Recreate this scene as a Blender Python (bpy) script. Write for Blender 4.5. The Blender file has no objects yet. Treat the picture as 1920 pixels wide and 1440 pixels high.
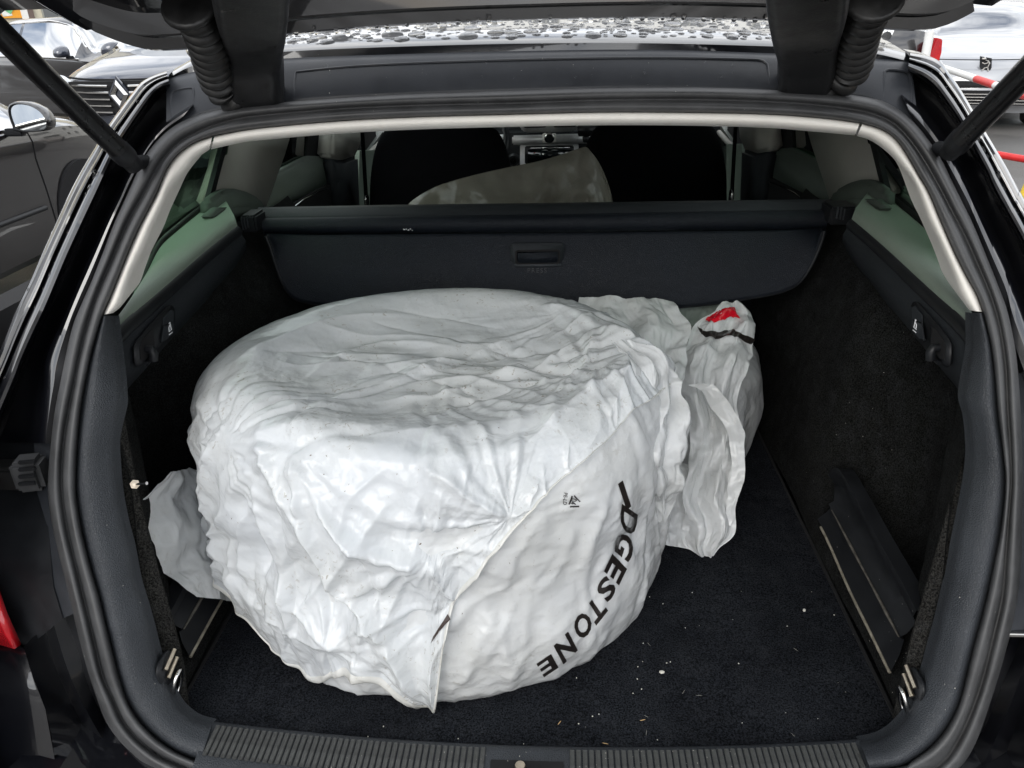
import bpy, bmesh, math, random
import numpy as np
from mathutils import Vector, Matrix

# ------------------------------------------------------------------ scene, camera, light
scene = bpy.context.scene
COL = scene.collection
random.seed(4); RNG = np.random.default_rng(7)

F = 1442.0                                   # focal length in photo pixels (1920 wide)
CAM = np.array([0.036, 0.0, 1.42])
YAW, ROLL, PIT = math.radians(3.734), math.radians(-1.5595), math.radians(25.58)
_cy, _sy = math.cos(YAW), math.sin(YAW)
D0 = np.array([-_sy*math.cos(PIT), _cy*math.cos(PIT), -math.sin(PIT)])
_r0 = np.array([_cy, _sy, 0.0]); _u0 = np.cross(_r0, D0)
RT = math.cos(ROLL)*_r0 + math.sin(ROLL)*_u0
UP = -math.sin(ROLL)*_r0 + math.cos(ROLL)*_u0
cd = bpy.data.cameras.new('camera'); cam = bpy.data.objects.new('camera', cd); COL.objects.link(cam)
cd.sensor_width = 36; cd.lens = 36*F/1920; cd.clip_start = .02; cd.clip_end = 600
m = Matrix.Identity(4)
for i in range(3):
    m[i][0], m[i][1], m[i][2], m[i][3] = RT[i], UP[i], -D0[i], CAM[i]
cam.matrix_world = m
scene.camera = cam

w = bpy.data.worlds.new('World'); scene.world = w; w.use_nodes = True
nt = w.node_tree; nt.nodes.clear()
out = nt.nodes.new('ShaderNodeOutputWorld'); bg = nt.nodes.new('ShaderNodeBackground')
sky = nt.nodes.new('ShaderNodeTexSky'); sky.sky_type = 'NISHITA'; sky.sun_disc = False
SUN_EL, SUN_AZ = math.radians(30), math.radians(205)     # azimuth clockwise from +Y (behind the viewer, a little left)
sky.sun_elevation = SUN_EL; sky.sun_rotation = SUN_AZ
tc = nt.nodes.new('ShaderNodeTexCoord')
mp = nt.nodes.new('ShaderNodeMapping'); mp.inputs['Scale'].default_value = (1.6, 1.6, 4.0)
ns = nt.nodes.new('ShaderNodeTexNoise'); ns.inputs['Scale'].default_value = 1.7; ns.inputs['Detail'].default_value = 7; ns.inputs['Roughness'].default_value = .55
cr = nt.nodes.new('ShaderNodeValToRGB'); cr.color_ramp.elements[0].position = .24; cr.color_ramp.elements[1].position = .50
ns2 = nt.nodes.new('ShaderNodeTexNoise'); ns2.inputs['Scale'].default_value = 3.1; ns2.inputs['Detail'].default_value = 5
cc = nt.nodes.new('ShaderNodeValToRGB')
cc.color_ramp.elements[0].position = .3; cc.color_ramp.elements[0].color = (.50, .53, .58, 1)
cc.color_ramp.elements[1].position = .7; cc.color_ramp.elements[1].color = (1, 1, 1, 1)
vm = nt.nodes.new('ShaderNodeVectorMath'); vm.operation = 'SCALE'; vm.inputs['Scale'].default_value = 14.0
mx = nt.nodes.new('ShaderNodeMix'); mx.data_type = 'RGBA'
L = nt.links.new
L(tc.outputs['Generated'], mp.inputs['Vector']); L(mp.outputs[0], ns.inputs['Vector']); L(mp.outputs[0], ns2.inputs['Vector'])
L(ns.outputs['Fac'], cr.inputs['Fac']); L(ns2.outputs['Fac'], cc.inputs['Fac']); L(cc.outputs['Color'], vm.inputs[0])
L(cr.outputs['Color'], mx.inputs['Factor']); L(sky.outputs['Color'], mx.inputs[6]); L(vm.outputs[0], mx.inputs[7])
L(mx.outputs[2], bg.inputs['Color']); bg.inputs['Strength'].default_value = .1; L(bg.outputs[0], out.inputs[0])

sd = bpy.data.lights.new('sun', 'SUN'); sun = bpy.data.objects.new('sun', sd); COL.objects.link(sun)
sd.energy = .75; sd.angle = math.radians(35); sd.color = (1, .97, .92)
_sdir = Vector((math.sin(SUN_AZ)*math.cos(SUN_EL), math.cos(SUN_AZ)*math.cos(SUN_EL), math.sin(SUN_EL)))
sun.rotation_euler = _sdir.to_track_quat('Z', 'Y').to_euler()
sun.location = (-3, -6, 8)
vs = scene.view_settings
vs.view_transform = 'Standard'; vs.look = 'None'; vs.exposure = .78; vs.gamma = 1; vs.use_curve_mapping = False
scene.render.resolution_x = 1024; scene.render.resolution_y = 768
scene.render.engine = 'CYCLES'
scene.cycles.max_bounces = 8; scene.cycles.transparent_max_bounces = 16

# ------------------------------------------------------------------ geometry helpers
def ray(px, py): return (px-960)/F*RT - (py-720)/F*UP + D0
def onz(px, py, z): v = ray(px, py); return CAM + v*(z-CAM[2])/v[2]
def ony(px, py, y): v = ray(px, py); return CAM + v*(y-CAM[1])/v[1]
def onx(px, py, x): v = ray(px, py); return CAM + v*(x-CAM[0])/v[0]
def proj(P):
    d = np.asarray(P, float)-CAM; wz = d@D0
    return np.stack([960+F*(d@RT)/wz, 720-F*(d@UP)/wz], -1)

GZ = np.array([.30, .45, .55, .60, .65, .75, .85, .95, 1.05, 1.10, 1.20, 1.29, 1.35, 1.40, 1.5, 1.7])
GY = np.array([.58, .595, .605, .61, .62, .65, .69, .735, .785, .81, .87, .935, .98, 1.02, 1.10, 1.26])
def gsurf(x, z): return np.interp(z, GZ, GY) + .2*x*x       # the plane of the rear opening, in side view and plan
def onop(px, py, off=0.0):
    v = ray(px, py); a, b = .2, 2.2
    for _ in range(40):
        t = (a+b)/2; p = CAM+v*t
        if p[1]-gsurf(p[0], p[2])-off > 0: b = t
        else: a = t
    return CAM+v*((a+b)/2)

def resample(pts, n, smooth=True):
    P = np.asarray(pts, float)
    if smooth and len(P) > 2:                                # Catmull-Rom
        Q = np.vstack([2*P[0]-P[1], P, 2*P[-1]-P[-2]]); outp = []
        for i in range(len(P)-1):
            p0, p1, p2, p3 = Q[i], Q[i+1], Q[i+2], Q[i+3]
            for t in np.linspace(0, 1, 9)[:-1]:
                outp.append(.5*((2*p1)+(-p0+p2)*t+(2*p0-5*p1+4*p2-p3)*t*t+(-p0+3*p1-3*p2+p3)*t**3))
        outp.append(P[-1]); P = np.array(outp)
    d = np.r_[0, np.cumsum(np.linalg.norm(np.diff(P, axis=0), axis=1))]
    s = np.linspace(0, d[-1], n)
    return np.stack([np.interp(s, d, P[:, k]) for k in range(P.shape[1])], 1)

def herm(xs, ys, x):                                         # smooth 1-D interpolation
    xs = np.asarray(xs, float); ys = np.asarray(ys, float); x = np.clip(x, xs[0], xs[-1])
    dx = np.diff(xs); s = np.diff(ys)/dx
    mm = np.r_[s[0], np.where(s[:-1]*s[1:] > 0, 2*s[:-1]*s[1:]/(s[:-1]+s[1:]+1e-12), 0), s[-1]]
    i = np.clip(np.searchsorted(xs, x)-1, 0, len(xs)-2); t = (x-xs[i])/dx[i]; h = dx[i]
    return (2*t**3-3*t**2+1)*ys[i]+(t**3-2*t**2+t)*h*mm[i]+(-2*t**3+3*t**2)*ys[i+1]+(t**3-t**2)*h*mm[i+1]

def link(name, me, mat, parent=None):
    o = bpy.data.objects.new(name, me); COL.objects.link(o)
    if mat is not None and len(me.materials) == 0: me.materials.append(mat)
    if parent is not None: attach(o, parent)
    return o
def world_loc(o):
    v = o.location.copy()
    while o.parent is not None:
        o = o.parent; v = v+o.location
    return v
LOCAL = {'on': False}
def attach(o, parent):
    o.parent = parent
    if not LOCAL['on']: o.location = o.location - world_loc(parent)  # vertices are given in world metres
def mesh(name, V, Fc, mat, parent=None, smooth=True, auto=None):
    me = bpy.data.meshes.new(name)
    me.from_pydata([tuple(map(float, v)) for v in V], [], [tuple(map(int, f)) for f in Fc]); me.update()
    if smooth: me.polygons.foreach_set('use_smooth', [True]*len(me.polygons))
    if auto is not None:
        bm = bmesh.new(); bm.from_mesh(me)
        for e in bm.edges:
            if len(e.link_faces) == 2 and e.calc_face_angle(0) > math.radians(auto): e.smooth = False
        bm.to_mesh(me); bm.free()
    return link(name, me, mat, parent)
def gridfaces(nr, nc, closed=False, base=0):
    a = np.arange(nr*nc).reshape(nr, nc)+base
    if closed: a = np.hstack([a, a[:, :1]])
    q = np.stack([a[:-1, :-1], a[:-1, 1:], a[1:, 1:], a[1:, :-1]], -1).reshape(-1, 4)
    return [tuple(x) for x in q]
def loft(name, rows, mat, parent=None, closed=False, n=None, smooth=True, auto=None, curve=True):
    rows = [resample(r, n, curve) if n else np.asarray(r, float) for r in rows]
    V = np.vstack(rows)
    return mesh(name, V, gridfaces(len(rows), len(rows[0]), closed), mat, parent, smooth, auto)
def solid(o, t, off=-1.0):
    md = o.modifiers.new('thickness', 'SOLIDIFY'); md.thickness = t; md.offset = off; return o
def bevel(o, wd, seg=2):
    md = o.modifiers.new('edge', 'BEVEL'); md.width = wd; md.segments = seg; md.limit_method = 'ANGLE'; md.angle_limit = math.radians(35); return o
def tubedata(path, rad, seg=12, cap=True):
    P = np.asarray(path, float); n = len(P); rad = np.broadcast_to(np.asarray(rad, float), (n,))
    T = np.gradient(P, axis=0); T /= np.linalg.norm(T, axis=1)[:, None]+1e-12
    u = np.array([0, 0, 1.0]) if abs(T[0][2]) < .9 else np.array([1.0, 0, 0])
    V = []
    for i in range(n):
        u = u-T[i]*(u@T[i]); u /= np.linalg.norm(u)+1e-12; v = np.cross(T[i], u)
        for k in range(seg):
            a = 2*math.pi*k/seg; V.append(P[i]+rad[i]*(math.cos(a)*u+math.sin(a)*v))
    Fc = gridfaces(n, seg, True)
    if cap:
        Fc.append(tuple(range(seg-1, -1, -1))); Fc.append(tuple(range((n-1)*seg, n*seg)))
    return V, Fc
def tube(name, path, rad, mat, parent=None, seg=12, cap=True):
    V, Fc = tubedata(path, rad, seg, cap); return mesh(name, V, Fc, mat, parent, True, 50)
def plate(name, poly, vec, mat, parent=None, bev=0, smooth=False):
    """closed prism: polygon extruded by a vector"""
    P = np.asarray(poly, float); n = len(P); vec = np.asarray(vec, float)
    V = np.vstack([P, P+vec])
    Fc = [tuple(range(n)), tuple(range(2*n-1, n-1, -1))]+[(i, (i+1) % n, n+(i+1) % n, n+i) for i in range(n)]
    o = mesh(name, V, Fc, mat, parent, smooth)
    me = o.data; bm = bmesh.new(); bm.from_mesh(me); bmesh.ops.recalc_face_normals(bm, faces=bm.faces[:])
    if bev: bmesh.ops.bevel(bm, geom=bm.edges[:], offset=bev, segments=2, affect='EDGES', clamp_overlap=True)
    bm.to_mesh(me); bm.free(); return o
def box(name, c, s, mat, parent=None, bev=0, rot=None, seg=2):
    bm = bmesh.new(); bmesh.ops.create_cube(bm, size=1)
    for v in bm.verts: v.co = Vector((v.co.x*s[0], v.co.y*s[1], v.co.z*s[2]))
    if bev: bmesh.ops.bevel(bm, geom=bm.edges[:], offset=bev, segments=seg, affect='EDGES', clamp_overlap=True)
    if rot is not None: bmesh.ops.rotate(bm, verts=bm.verts[:], cent=(0, 0, 0), matrix=Matrix.Rotation(rot[0], 3, rot[1]))
    for v in bm.verts: v.co += Vector(c)
    me = bpy.data.meshes.new(name); bm.to_mesh(me); bm.free()
    if bev:
        me.polygons.foreach_set('use_smooth', [True]*len(me.polygons))
        b2 = bmesh.new(); b2.from_mesh(me)
        for e in b2.edges:
            if len(e.link_faces) == 2 and e.calc_face_angle(0) > math.radians(50): e.smooth = False
        b2.to_mesh(me); b2.free()
    return link(name, me, mat, parent)
def lathe(name, prof, c, axis, mat, parent=None, seg=32, sx=1.0):
    """profile [(r, h)] turned about an axis through c"""
    ax = Vector(axis).normalized(); u = ax.orthogonal().normalized(); v = ax.cross(u)
    V = []
    for r, h in prof:
        for k in range(seg):
            a = 2*math.pi*k/seg; V.append(Vector(c)+ax*h+u*(r*math.cos(a)*sx)+v*(r*math.sin(a)))
    return mesh(name, V, gridfaces(len(prof), seg, True), mat, parent, True, 40)
def empty(name, loc):
    o = bpy.data.objects.new(name, None); COL.objects.link(o); o.location = loc; o.empty_display_size = .1; return o
def tag(o, label, cat, group=None, kind=None):
    if label: o['label'] = label
    if cat: o['category'] = cat
    if group: o['group'] = group
    if kind: o['kind'] = kind
    return o
def mirx(P): P = np.array(P, float).copy(); P[..., 0] *= -1; return P
def rr(u0, v0, u1, v1, r, n=5):
    """rounded rectangle outline in 2-D"""
    o = []
    for cx, cy, a0 in ((u1-r, v1-r, 0), (u0+r, v1-r, 90), (u0+r, v0+r, 180), (u1-r, v0+r, 270)):
        for k in range(n+1):
            a = math.radians(a0+90*k/n); o.append((cx+r*math.cos(a), cy+r*math.sin(a)))
    return o

# ------------------------------------------------------------------ materials
def newmat(name):
    mt = bpy.data.materials.new(name); mt.use_nodes = True
    return mt, mt.node_tree, mt.node_tree.nodes['Principled BSDF']
def node(nt, t, **kw):
    n = nt.nodes.new(t)
    for k, v in kw.items():
        if k in n.inputs: n.inputs[k].default_value = v
        else: setattr(n, k, v)
    return n
def ramp(nt, src, p0, c0, p1, c1):
    r = nt.nodes.new('ShaderNodeValToRGB'); e = r.color_ramp.elements
    e[0].position, e[1].position = p0, p1
    e[0].color = (*c0, 1) if len(c0) == 3 else c0; e[1].color = (*c1, 1) if len(c1) == 3 else c1
    nt.links.new(src, r.inputs['Fac']); return r.outputs['Color']
def objco(nt, scale=(1, 1, 1)):
    t = nt.nodes.new('ShaderNodeTexCoord'); mpn = nt.nodes.new('ShaderNodeMapping'); mpn.inputs['Scale'].default_value = scale
    nt.links.new(t.outputs['Object'], mpn.inputs['Vector']); return mpn.outputs[0]
def setp(p, **kw):
    for k, v in kw.items():
        k = k.replace('_', ' ')
        if k in p.inputs: p.inputs[k].default_value = v
def simple(name, col, rough=.5, metal=0.0, var=.0, vscale=8, bump=0, bscale=200, btype='NOISE', coat=0, spec=.5, emis=None, rvar=0.0, sheen=0):
    mt, nt, p = newmat(name); lk = nt.links.new
    setp(p, Base_Color=(*col, 1), Roughness=rough, Metallic=metal, Coat_Weight=coat, Coat_Roughness=.03, Specular_IOR_Level=spec, Sheen_Weight=sheen)
    if emis: setp(p, Emission_Color=(*emis[:3], 1), Emission_Strength=emis[3])
    co = objco(nt)
    if var or rvar:
        n = node(nt, 'ShaderNodeTexNoise', Scale=vscale, Detail=8.0, Roughness=.65); lk(co, n.inputs['Vector'])
        if var:
            c0 = tuple(c*(1-var) for c in col); c1 = tuple(min(1, c*(1+var)) for c in col)
            lk(ramp(nt, n.outputs['Fac'], .3, c0, .7, c1), p.inputs['Base Color'])
        if rvar:
            lk(ramp(nt, n.outputs['Fac'], .3, (rough-rvar,)*3, .7, (rough+rvar,)*3), p.inputs['Roughness'])
    if bump:
        if btype == 'VORONOI':
            b = node(nt, 'ShaderNodeTexVoronoi', Scale=bscale, feature='DISTANCE_TO_EDGE'); src = b.outputs['Distance']
            src = ramp(nt, src, 0, (0, 0, 0), .25, (1, 1, 1))
        else:
            b = node(nt, 'ShaderNodeTexNoise', Scale=bscale, Detail=6.0); src = b.outputs['Fac']
        lk(co, b.inputs['Vector'])
        bn = node(nt, 'ShaderNodeBump', Strength=bump, Distance=.001); lk(src, bn.inputs['Height']); lk(bn.outputs[0], p.inputs['Normal'])
    return mt
M = {}
def paint(name, col, flake=.5, dirt=.0):
    mt, nt, p = newmat(name); lk = nt.links.new
    setp(p, Base_Color=(*col, 1), Roughness=.28, Metallic=.35, Coat_Weight=1.0, Coat_Roughness=.025, Coat_IOR=1.8)
    co = objco(nt)
    n = node(nt, 'ShaderNodeTexNoise', Scale=6.0, Detail=8.0); lk(co, n.inputs['Vector'])
    lk(ramp(nt, n.outputs['Fac'], .35, (.015,)*3, .75, (.015+.10*dirt+.03,)*3), p.inputs['Coat Roughness'])
    n2 = node(nt, 'ShaderNodeTexNoise', Scale=2.2, Detail=2.0); lk(co, n2.inputs['Vector'])
    bn = node(nt, 'ShaderNodeBump', Strength=.06, Distance=.01); lk(n2.outputs['Fac'], bn.inputs['Height']); lk(bn.outputs[0], p.inputs['Coat Normal'])
    return mt
M['paint'] = paint('black_blue_paint', (.0045, .005, .0075), dirt=.6)
M['paint_black'] = paint('black_paint', (.010, .009, .010))
M['paint_navy'] = paint('dark_grey_blue_paint', (.035, .042, .062))
M['paint_silver'] = paint('silver_white_paint', (.36, .37, .39))
M['paint_greyblue'] = paint('grey_blue_paint', (.30, .35, .42))
M['paint_beige'] = paint('champagne_paint', (.55, .46, .42))
M['rubber'] = simple('door_seal_rubber', (.055, .056, .058), .50, var=.45, vscale=14, bump=.25, bscale=300, rvar=.12)
M['rubber_dark'] = simple('bellows_rubber', (.012, .012, .012), .42, var=.4, vscale=40, bump=.2, bscale=160, rvar=.15)
M['grain'] = simple('grained_black_plastic', (.034, .038, .044), .44, var=.22, vscale=9, bump=.45, bscale=380, btype='VORONOI', rvar=.08, spec=.35)
M['grain_fine'] = simple('fine_grained_black_plastic', (.022, .025, .029), .50, var=.2, vscale=6, bump=.35, bscale=700, btype='VORONOI', rvar=.06, spec=.25)
M['leather'] = simple('leathered_black_vinyl', (.0075, .0100, .0150), .50, var=.25, vscale=5, bump=.5, bscale=330, btype='VORONOI', rvar=.08, spec=.22)
M['plastic'] = simple('smooth_black_plastic', (.012, .013, .015), .42, var=.3, vscale=20, rvar=.1, spec=.3)
M['plastic_grey'] = simple('dull_dark_grey_underpaint', (.032, .035, .041), .42, var=.25, vscale=12, bump=.12, bscale=900, rvar=.12, spec=.35)
M['shelf'] = simple('grey_trim_green_light', (.235, .285, .235), .55, var=.08, vscale=5, bump=.35, bscale=520, btype='VORONOI')  # grey trim with the green light of the tinted windows mixed into its colour
M['door_trim'] = simple('dark_door_card', (.075, .092, .078), .55, var=.12, vscale=6, bump=.3, bscale=520, btype='VORONOI')  # darker trim, its colour carries the same green window light
M['pillar'] = simple('light_grey_woven_trim', (.36, .35, .32), .8, var=.06, vscale=10, bump=.4, bscale=900)
M['white_trim'] = simple('off_white_trim', (.86, .83, .77), .55, var=.035, vscale=12, bump=.15, bscale=700, rvar=.06)
M['chrome'] = simple('chrome', (.75, .74, .72), .12, 1.0, var=.1, vscale=30)
M['brass'] = simple('worn_metal', (.58, .50, .40), .28, 1.0, var=.25, vscale=120)
M['scuff_edge'] = simple('scuffed_rail_edge', (.085, .078, .066), .6, var=.7, vscale=70)
M['gold_edge'] = simple('scuffed_strip', (.32, .29, .23), .42, .3, var=.5, vscale=60)
M['print_black'] = simple('black_print', (.016, .013, .012), .30, var=.3, vscale=60, coat=.3)
M['print_red'] = simple('red_print', (.62, .006, .02), .25, var=.12, vscale=40, coat=.4)
M['white_print'] = simple('white_print', (.75, .76, .78), .5)
M['lens_red'] = simple('red_lamp_lens', (.55, .012, .02), .12, var=.2, vscale=50, coat=1)
M['seat'] = simple('black_seat_cloth', (.0022, .0023, .0030), .95, spec=.06, var=.3, vscale=30, bump=.3, bscale=600)
M['dash_silver'] = simple('brushed_silver_trim', (.62, .62, .62), .35, .25, var=.1, vscale=30)
M['screen'] = simple('dark_screen', (.006, .008, .010), .08, coat=1)
M['white_paint'] = simple('white_metal_paint', (.78, .78, .76), .4, var=.06, vscale=20)
M['red_paint'] = simple('red_metal_paint', (.62, .02, .02), .4, var=.12, vscale=20)
M['yellow_paint'] = simple('yellow_metal_paint', (.80, .55, .03), .4, var=.1, vscale=20)
M['tyre'] = simple('tyre_rubber', (.018, .018, .018), .8, var=.3, vscale=30)
M['rim'] = simple('alloy_rim', (.45, .46, .48), .3, .9, var=.1)
M['void'] = simple('matte_black_lining', (.004, .004, .005), .9)
M['lamp_glass'] = simple('clear_lamp_lens', (.62, .64, .66), .08, .4, var=.4, vscale=14, coat=1)
M['debris_pale'] = simple('pale_crumbs', (.62, .60, .54), .8)
M['debris_straw'] = simple('straw_bits', (.50, .33, .16), .8)

def carpet(name, a, b, lint=.5):
    mt, nt, p = newmat(name); lk = nt.links.new
    setp(p, Roughness=.95, Specular_IOR_Level=.06)
    co = objco(nt)
    n = node(nt, 'ShaderNodeTexNoise', Scale=420.0, Detail=3.0, Roughness=.8); lk(co, n.inputs['Vector'])
    n2 = node(nt, 'ShaderNodeTexNoise', Scale=9.0, Detail=5.0); lk(co, n2.inputs['Vector'])
    base = ramp(nt, n.outputs['Fac'], .40, a, .66, b)
    mixn = nt.nodes.new('ShaderNodeMix'); mixn.data_type = 'RGBA'; mixn.blend_type = 'MULTIPLY'; mixn.inputs[0].default_value = .55
    lk(base, mixn.inputs[6]); lk(ramp(nt, n2.outputs['Fac'], .3, (.55, .5, .5), .7, (1.3, 1.25, 1.2)), mixn.inputs[7])
    last = mixn.outputs[2]
    for k, sc in enumerate((210.0, 330.0)):                # curled stray fibres: thin isolines of a distorted noise, in patches
        h = node(nt, 'ShaderNodeTexNoise', Scale=sc, Detail=1.5, Distortion=2.5); lk(co, h.inputs['Vector'])
        g = node(nt, 'ShaderNodeMath', operation='SUBTRACT'); lk(h.outputs['Fac'], g.inputs[0]); g.inputs[1].default_value = .5+.03*k
        g2 = node(nt, 'ShaderNodeMath', operation='ABSOLUTE'); lk(g.outputs[0], g2.inputs[0])
        f = ramp(nt, g2.outputs[0], .006, (lint,)*3, .022, (0, 0, 0))
        n3 = node(nt, 'ShaderNodeTexNoise', Scale=38.0+9*k, Detail=3.0); lk(co, n3.inputs['Vector'])
        f3 = node(nt, 'ShaderNodeMath', operation='MULTIPLY'); lk(f, f3.inputs[0]); lk(ramp(nt, n3.outputs['Fac'], .45, (0, 0, 0), .7, (1, 1, 1)), f3.inputs[1])
        m2 = nt.nodes.new('ShaderNodeMix'); m2.data_type = 'RGBA'
        lk(f3.outputs[0], m2.inputs[0]); lk(last, m2.inputs[6]); m2.inputs[7].default_value = (.075, .078, .085, 1); last = m2.outputs[2]
    lk(last, p.inputs['Base Color'])
    bn = node(nt, 'ShaderNodeBump', Strength=.9, Distance=.002); lk(n.outputs['Fac'], bn.inputs['Height']); lk(bn.outputs[0], p.inputs['Normal'])
    return mt
M['carpet'] = carpet('black_boot_carpet', (.0014, .0017, .0024), (.030, .034, .042))
M['carpet_side'] = carpet('charcoal_side_carpet', (.002, .0022, .0023), (.024, .025, .024), .5)
M['carpet_strip'] = carpet('speckled_carpet_edge', (.004, .004, .004), (.050, .050, .046), .6)

def bagmat(name, col, rough=.20, transl=.28, alpha=1.0, crinkle=1.0, dirt=.0):
    mt, nt, p = newmat(name); lk = nt.links.new
    setp(p, Base_Color=(*col, 1), Roughness=rough+.06, Specular_IOR_Level=.5, Coat_Weight=.35, Coat_Roughness=.09)
    co = objco(nt); outn = nt.nodes['Material Output']
    # dirt: thin tyre smears and specks
    d1 = node(nt, 'ShaderNodeTexNoise', Scale=4.5, Detail=6.0, Roughness=.7); lk(co, d1.inputs['Vector'])
    d2 = node(nt, 'ShaderNodeTexNoise', Scale=95.0, Detail=3.0, Roughness=.7, Distortion=1.2); lk(co, d2.inputs['Vector'])
    f1 = ramp(nt, d1.outputs['Fac'], .44, (0, 0, 0), .62, (1, 1, 1)); f2 = ramp(nt, d2.outputs['Fac'], .60, (0, 0, 0), .68, (dirt,)*3)
    mul = nt.nodes.new('ShaderNodeMix'); mul.data_type = 'RGBA'; mul.blend_type = 'MULTIPLY'; mul.inputs[0].default_value = 1
    lk(f1, mul.inputs[6]); lk(f2, mul.inputs[7])
    warm = ramp(nt, d1.outputs['Fac'], .35, col, .75, (col[0]*.985, col[1]*.97, col[2]*.925))
    mc = nt.nodes.new('ShaderNodeMix'); mc.data_type = 'RGBA'; lk(mul.outputs[2], mc.inputs[0]); lk(warm, mc.inputs[6]); mc.inputs[7].default_value = (.30, .25, .18, 1)
    lk(mc.outputs[2], p.inputs['Base Color'])
    # crinkles: warped cell creases at three sizes
    hts = []
    for sc, am, dist in ((30, 1.0, .35), (75, .42, .30), (170, .16, .25)):
        mpn = nt.nodes.new('ShaderNodeMapping'); mpn.inputs['Scale'].default_value = (1, .5, 1.2); mpn.inputs['Rotation'].default_value = (.4, .2, .7+sc)
        lk(co, mpn.inputs['Vector'])
        wn = node(nt, 'ShaderNodeTexNoise', Scale=sc*.6, Detail=2.0); lk(co, wn.inputs['Vector'])
        sv = nt.nodes.new('ShaderNodeVectorMath'); sv.operation = 'SCALE'; sv.inputs['Scale'].default_value = dist*2.2/sc; lk(wn.outputs['Color'], sv.inputs[0])
        av = nt.nodes.new('ShaderNodeVectorMath'); av.operation = 'ADD'; lk(mpn.outputs[0], av.inputs[0]); lk(sv.outputs[0], av.inputs[1])
        n = node(nt, 'ShaderNodeTexVoronoi', Scale=float(sc), feature='F1'); lk(av.outputs[0], n.inputs['Vector'])
        s3 = node(nt, 'ShaderNodeMath', operation='MULTIPLY'); lk(n.outputs['Distance'], s3.inputs[0]); s3.inputs[1].default_value = am
        hts.append(s3.outputs[0])
    a1 = node(nt, 'ShaderNodeMath', operation='ADD'); lk(hts[0], a1.inputs[0]); lk(hts[1], a1.inputs[1])
    a2 = node(nt, 'ShaderNodeMath', operation='ADD'); lk(a1.outputs[0], a2.inputs[0]); lk(hts[2], a2.inputs[1])
    # crinkled in patches, taut elsewhere
    pn = node(nt, 'ShaderNodeTexNoise', Scale=7.0, Detail=3.0); lk(co, pn.inputs['Vector'])
    pf = ramp(nt, pn.outputs['Fac'], .35, (.25,)*3, .65, (1,)*3)
    mm = node(nt, 'ShaderNodeMath', operation='MULTIPLY'); lk(a2.outputs[0], mm.inputs[0]); lk(pf, mm.inputs[1])
    bn = node(nt, 'ShaderNodeBump', Strength=.40*crinkle, Distance=.006); lk(mm.outputs[0], bn.inputs['Height']); lk(bn.outputs[0], p.inputs['Normal']); lk(bn.outputs[0], p.inputs['Coat Normal'])
    tr = nt.nodes.new('ShaderNodeBsdfTranslucent'); lk(mc.outputs[2], tr.inputs['Color']); lk(bn.outputs[0], tr.inputs['Normal'])
    ms = nt.nodes.new('ShaderNodeMixShader'); ms.inputs[0].default_value = transl
    lk(p.outputs[0], ms.inputs[1]); lk(tr.outputs[0], ms.inputs[2]); last = ms.outputs[0]
    if alpha < 1:
        tp = nt.nodes.new('ShaderNodeBsdfTransparent'); m3 = nt.nodes.new('ShaderNodeMixShader'); m3.inputs[0].default_value = alpha
        tp.inputs['Color'].default_value = (*[min(1, c**.3) for c in col], 1)
        lk(tp.outputs[0], m3.inputs[1]); lk(last, m3.inputs[2]); last = m3.outputs[0]
    lk(last, outn.inputs['Surface']); return mt
M['bag'] = bagmat('white_plastic_film', (.785, .815, .845), dirt=.75)
M['bag_hem'] = bagmat('cream_hem_film', (.80, .80, .775), dirt=.5, crinkle=.4)
M['bag_clean'] = bagmat('white_plastic_film_clean', (.79, .81, .825), dirt=.25)
M['bag_shade'] = bagmat('greyer_plastic_film', (.66, .69, .72), dirt=.1, crinkle=.8)
M['bag_clear'] = bagmat('cloudy_clear_film', (.42, .50, .45), .15, .3, .55, 1.3)
M['bag_grey'] = bagmat('smoky_grey_film', (.36, .335, .29), .13, .35, .60, 2.2)

def glass(name, tint, refl=.10, rough=.0, mul=1.6):
    mt = bpy.data.materials.new(name); mt.use_nodes = True; nt = mt.node_tree; nt.nodes.clear(); lk = nt.links.new
    o = nt.nodes.new('ShaderNodeOutputMaterial'); tr = nt.nodes.new('ShaderNodeBsdfTransparent'); gl = nt.nodes.new('ShaderNodeBsdfGlossy')
    tr.inputs['Color'].default_value = (*tint, 1); gl.inputs['Roughness'].default_value = rough
    fr = nt.nodes.new('ShaderNodeFresnel'); fr.inputs['IOR'].default_value = 1.5
    ad = node(nt, 'ShaderNodeMath', operation='MULTIPLY_ADD'); lk(fr.outputs[0], ad.inputs[0]); ad.inputs[1].default_value = mul; ad.inputs[2].default_value = refl*.3
    ms = nt.nodes.new('ShaderNodeMixShader'); lk(ad.outputs[0], ms.inputs[0]); lk(tr.outputs[0], ms.inputs[1]); lk(gl.outputs[0], ms.inputs[2]); lk(ms.outputs[0], o.inputs[0])
    return mt
M['glass_green'] = glass('green_tinted_glass', (.40, .56, .43))
M['glass_clear'] = glass('pale_tinted_glass', (.80, .88, .83))
M['glass_dark'] = glass('dark_car_glass', (.22, .27, .26), .2)

def watermat():
    mt, nt, p = newmat('water'); setp(p, Base_Color=(1, 1, 1, 1), Roughness=0.0, Transmission_Weight=1.0, IOR=1.33); return mt
M['water'] = watermat()
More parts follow.
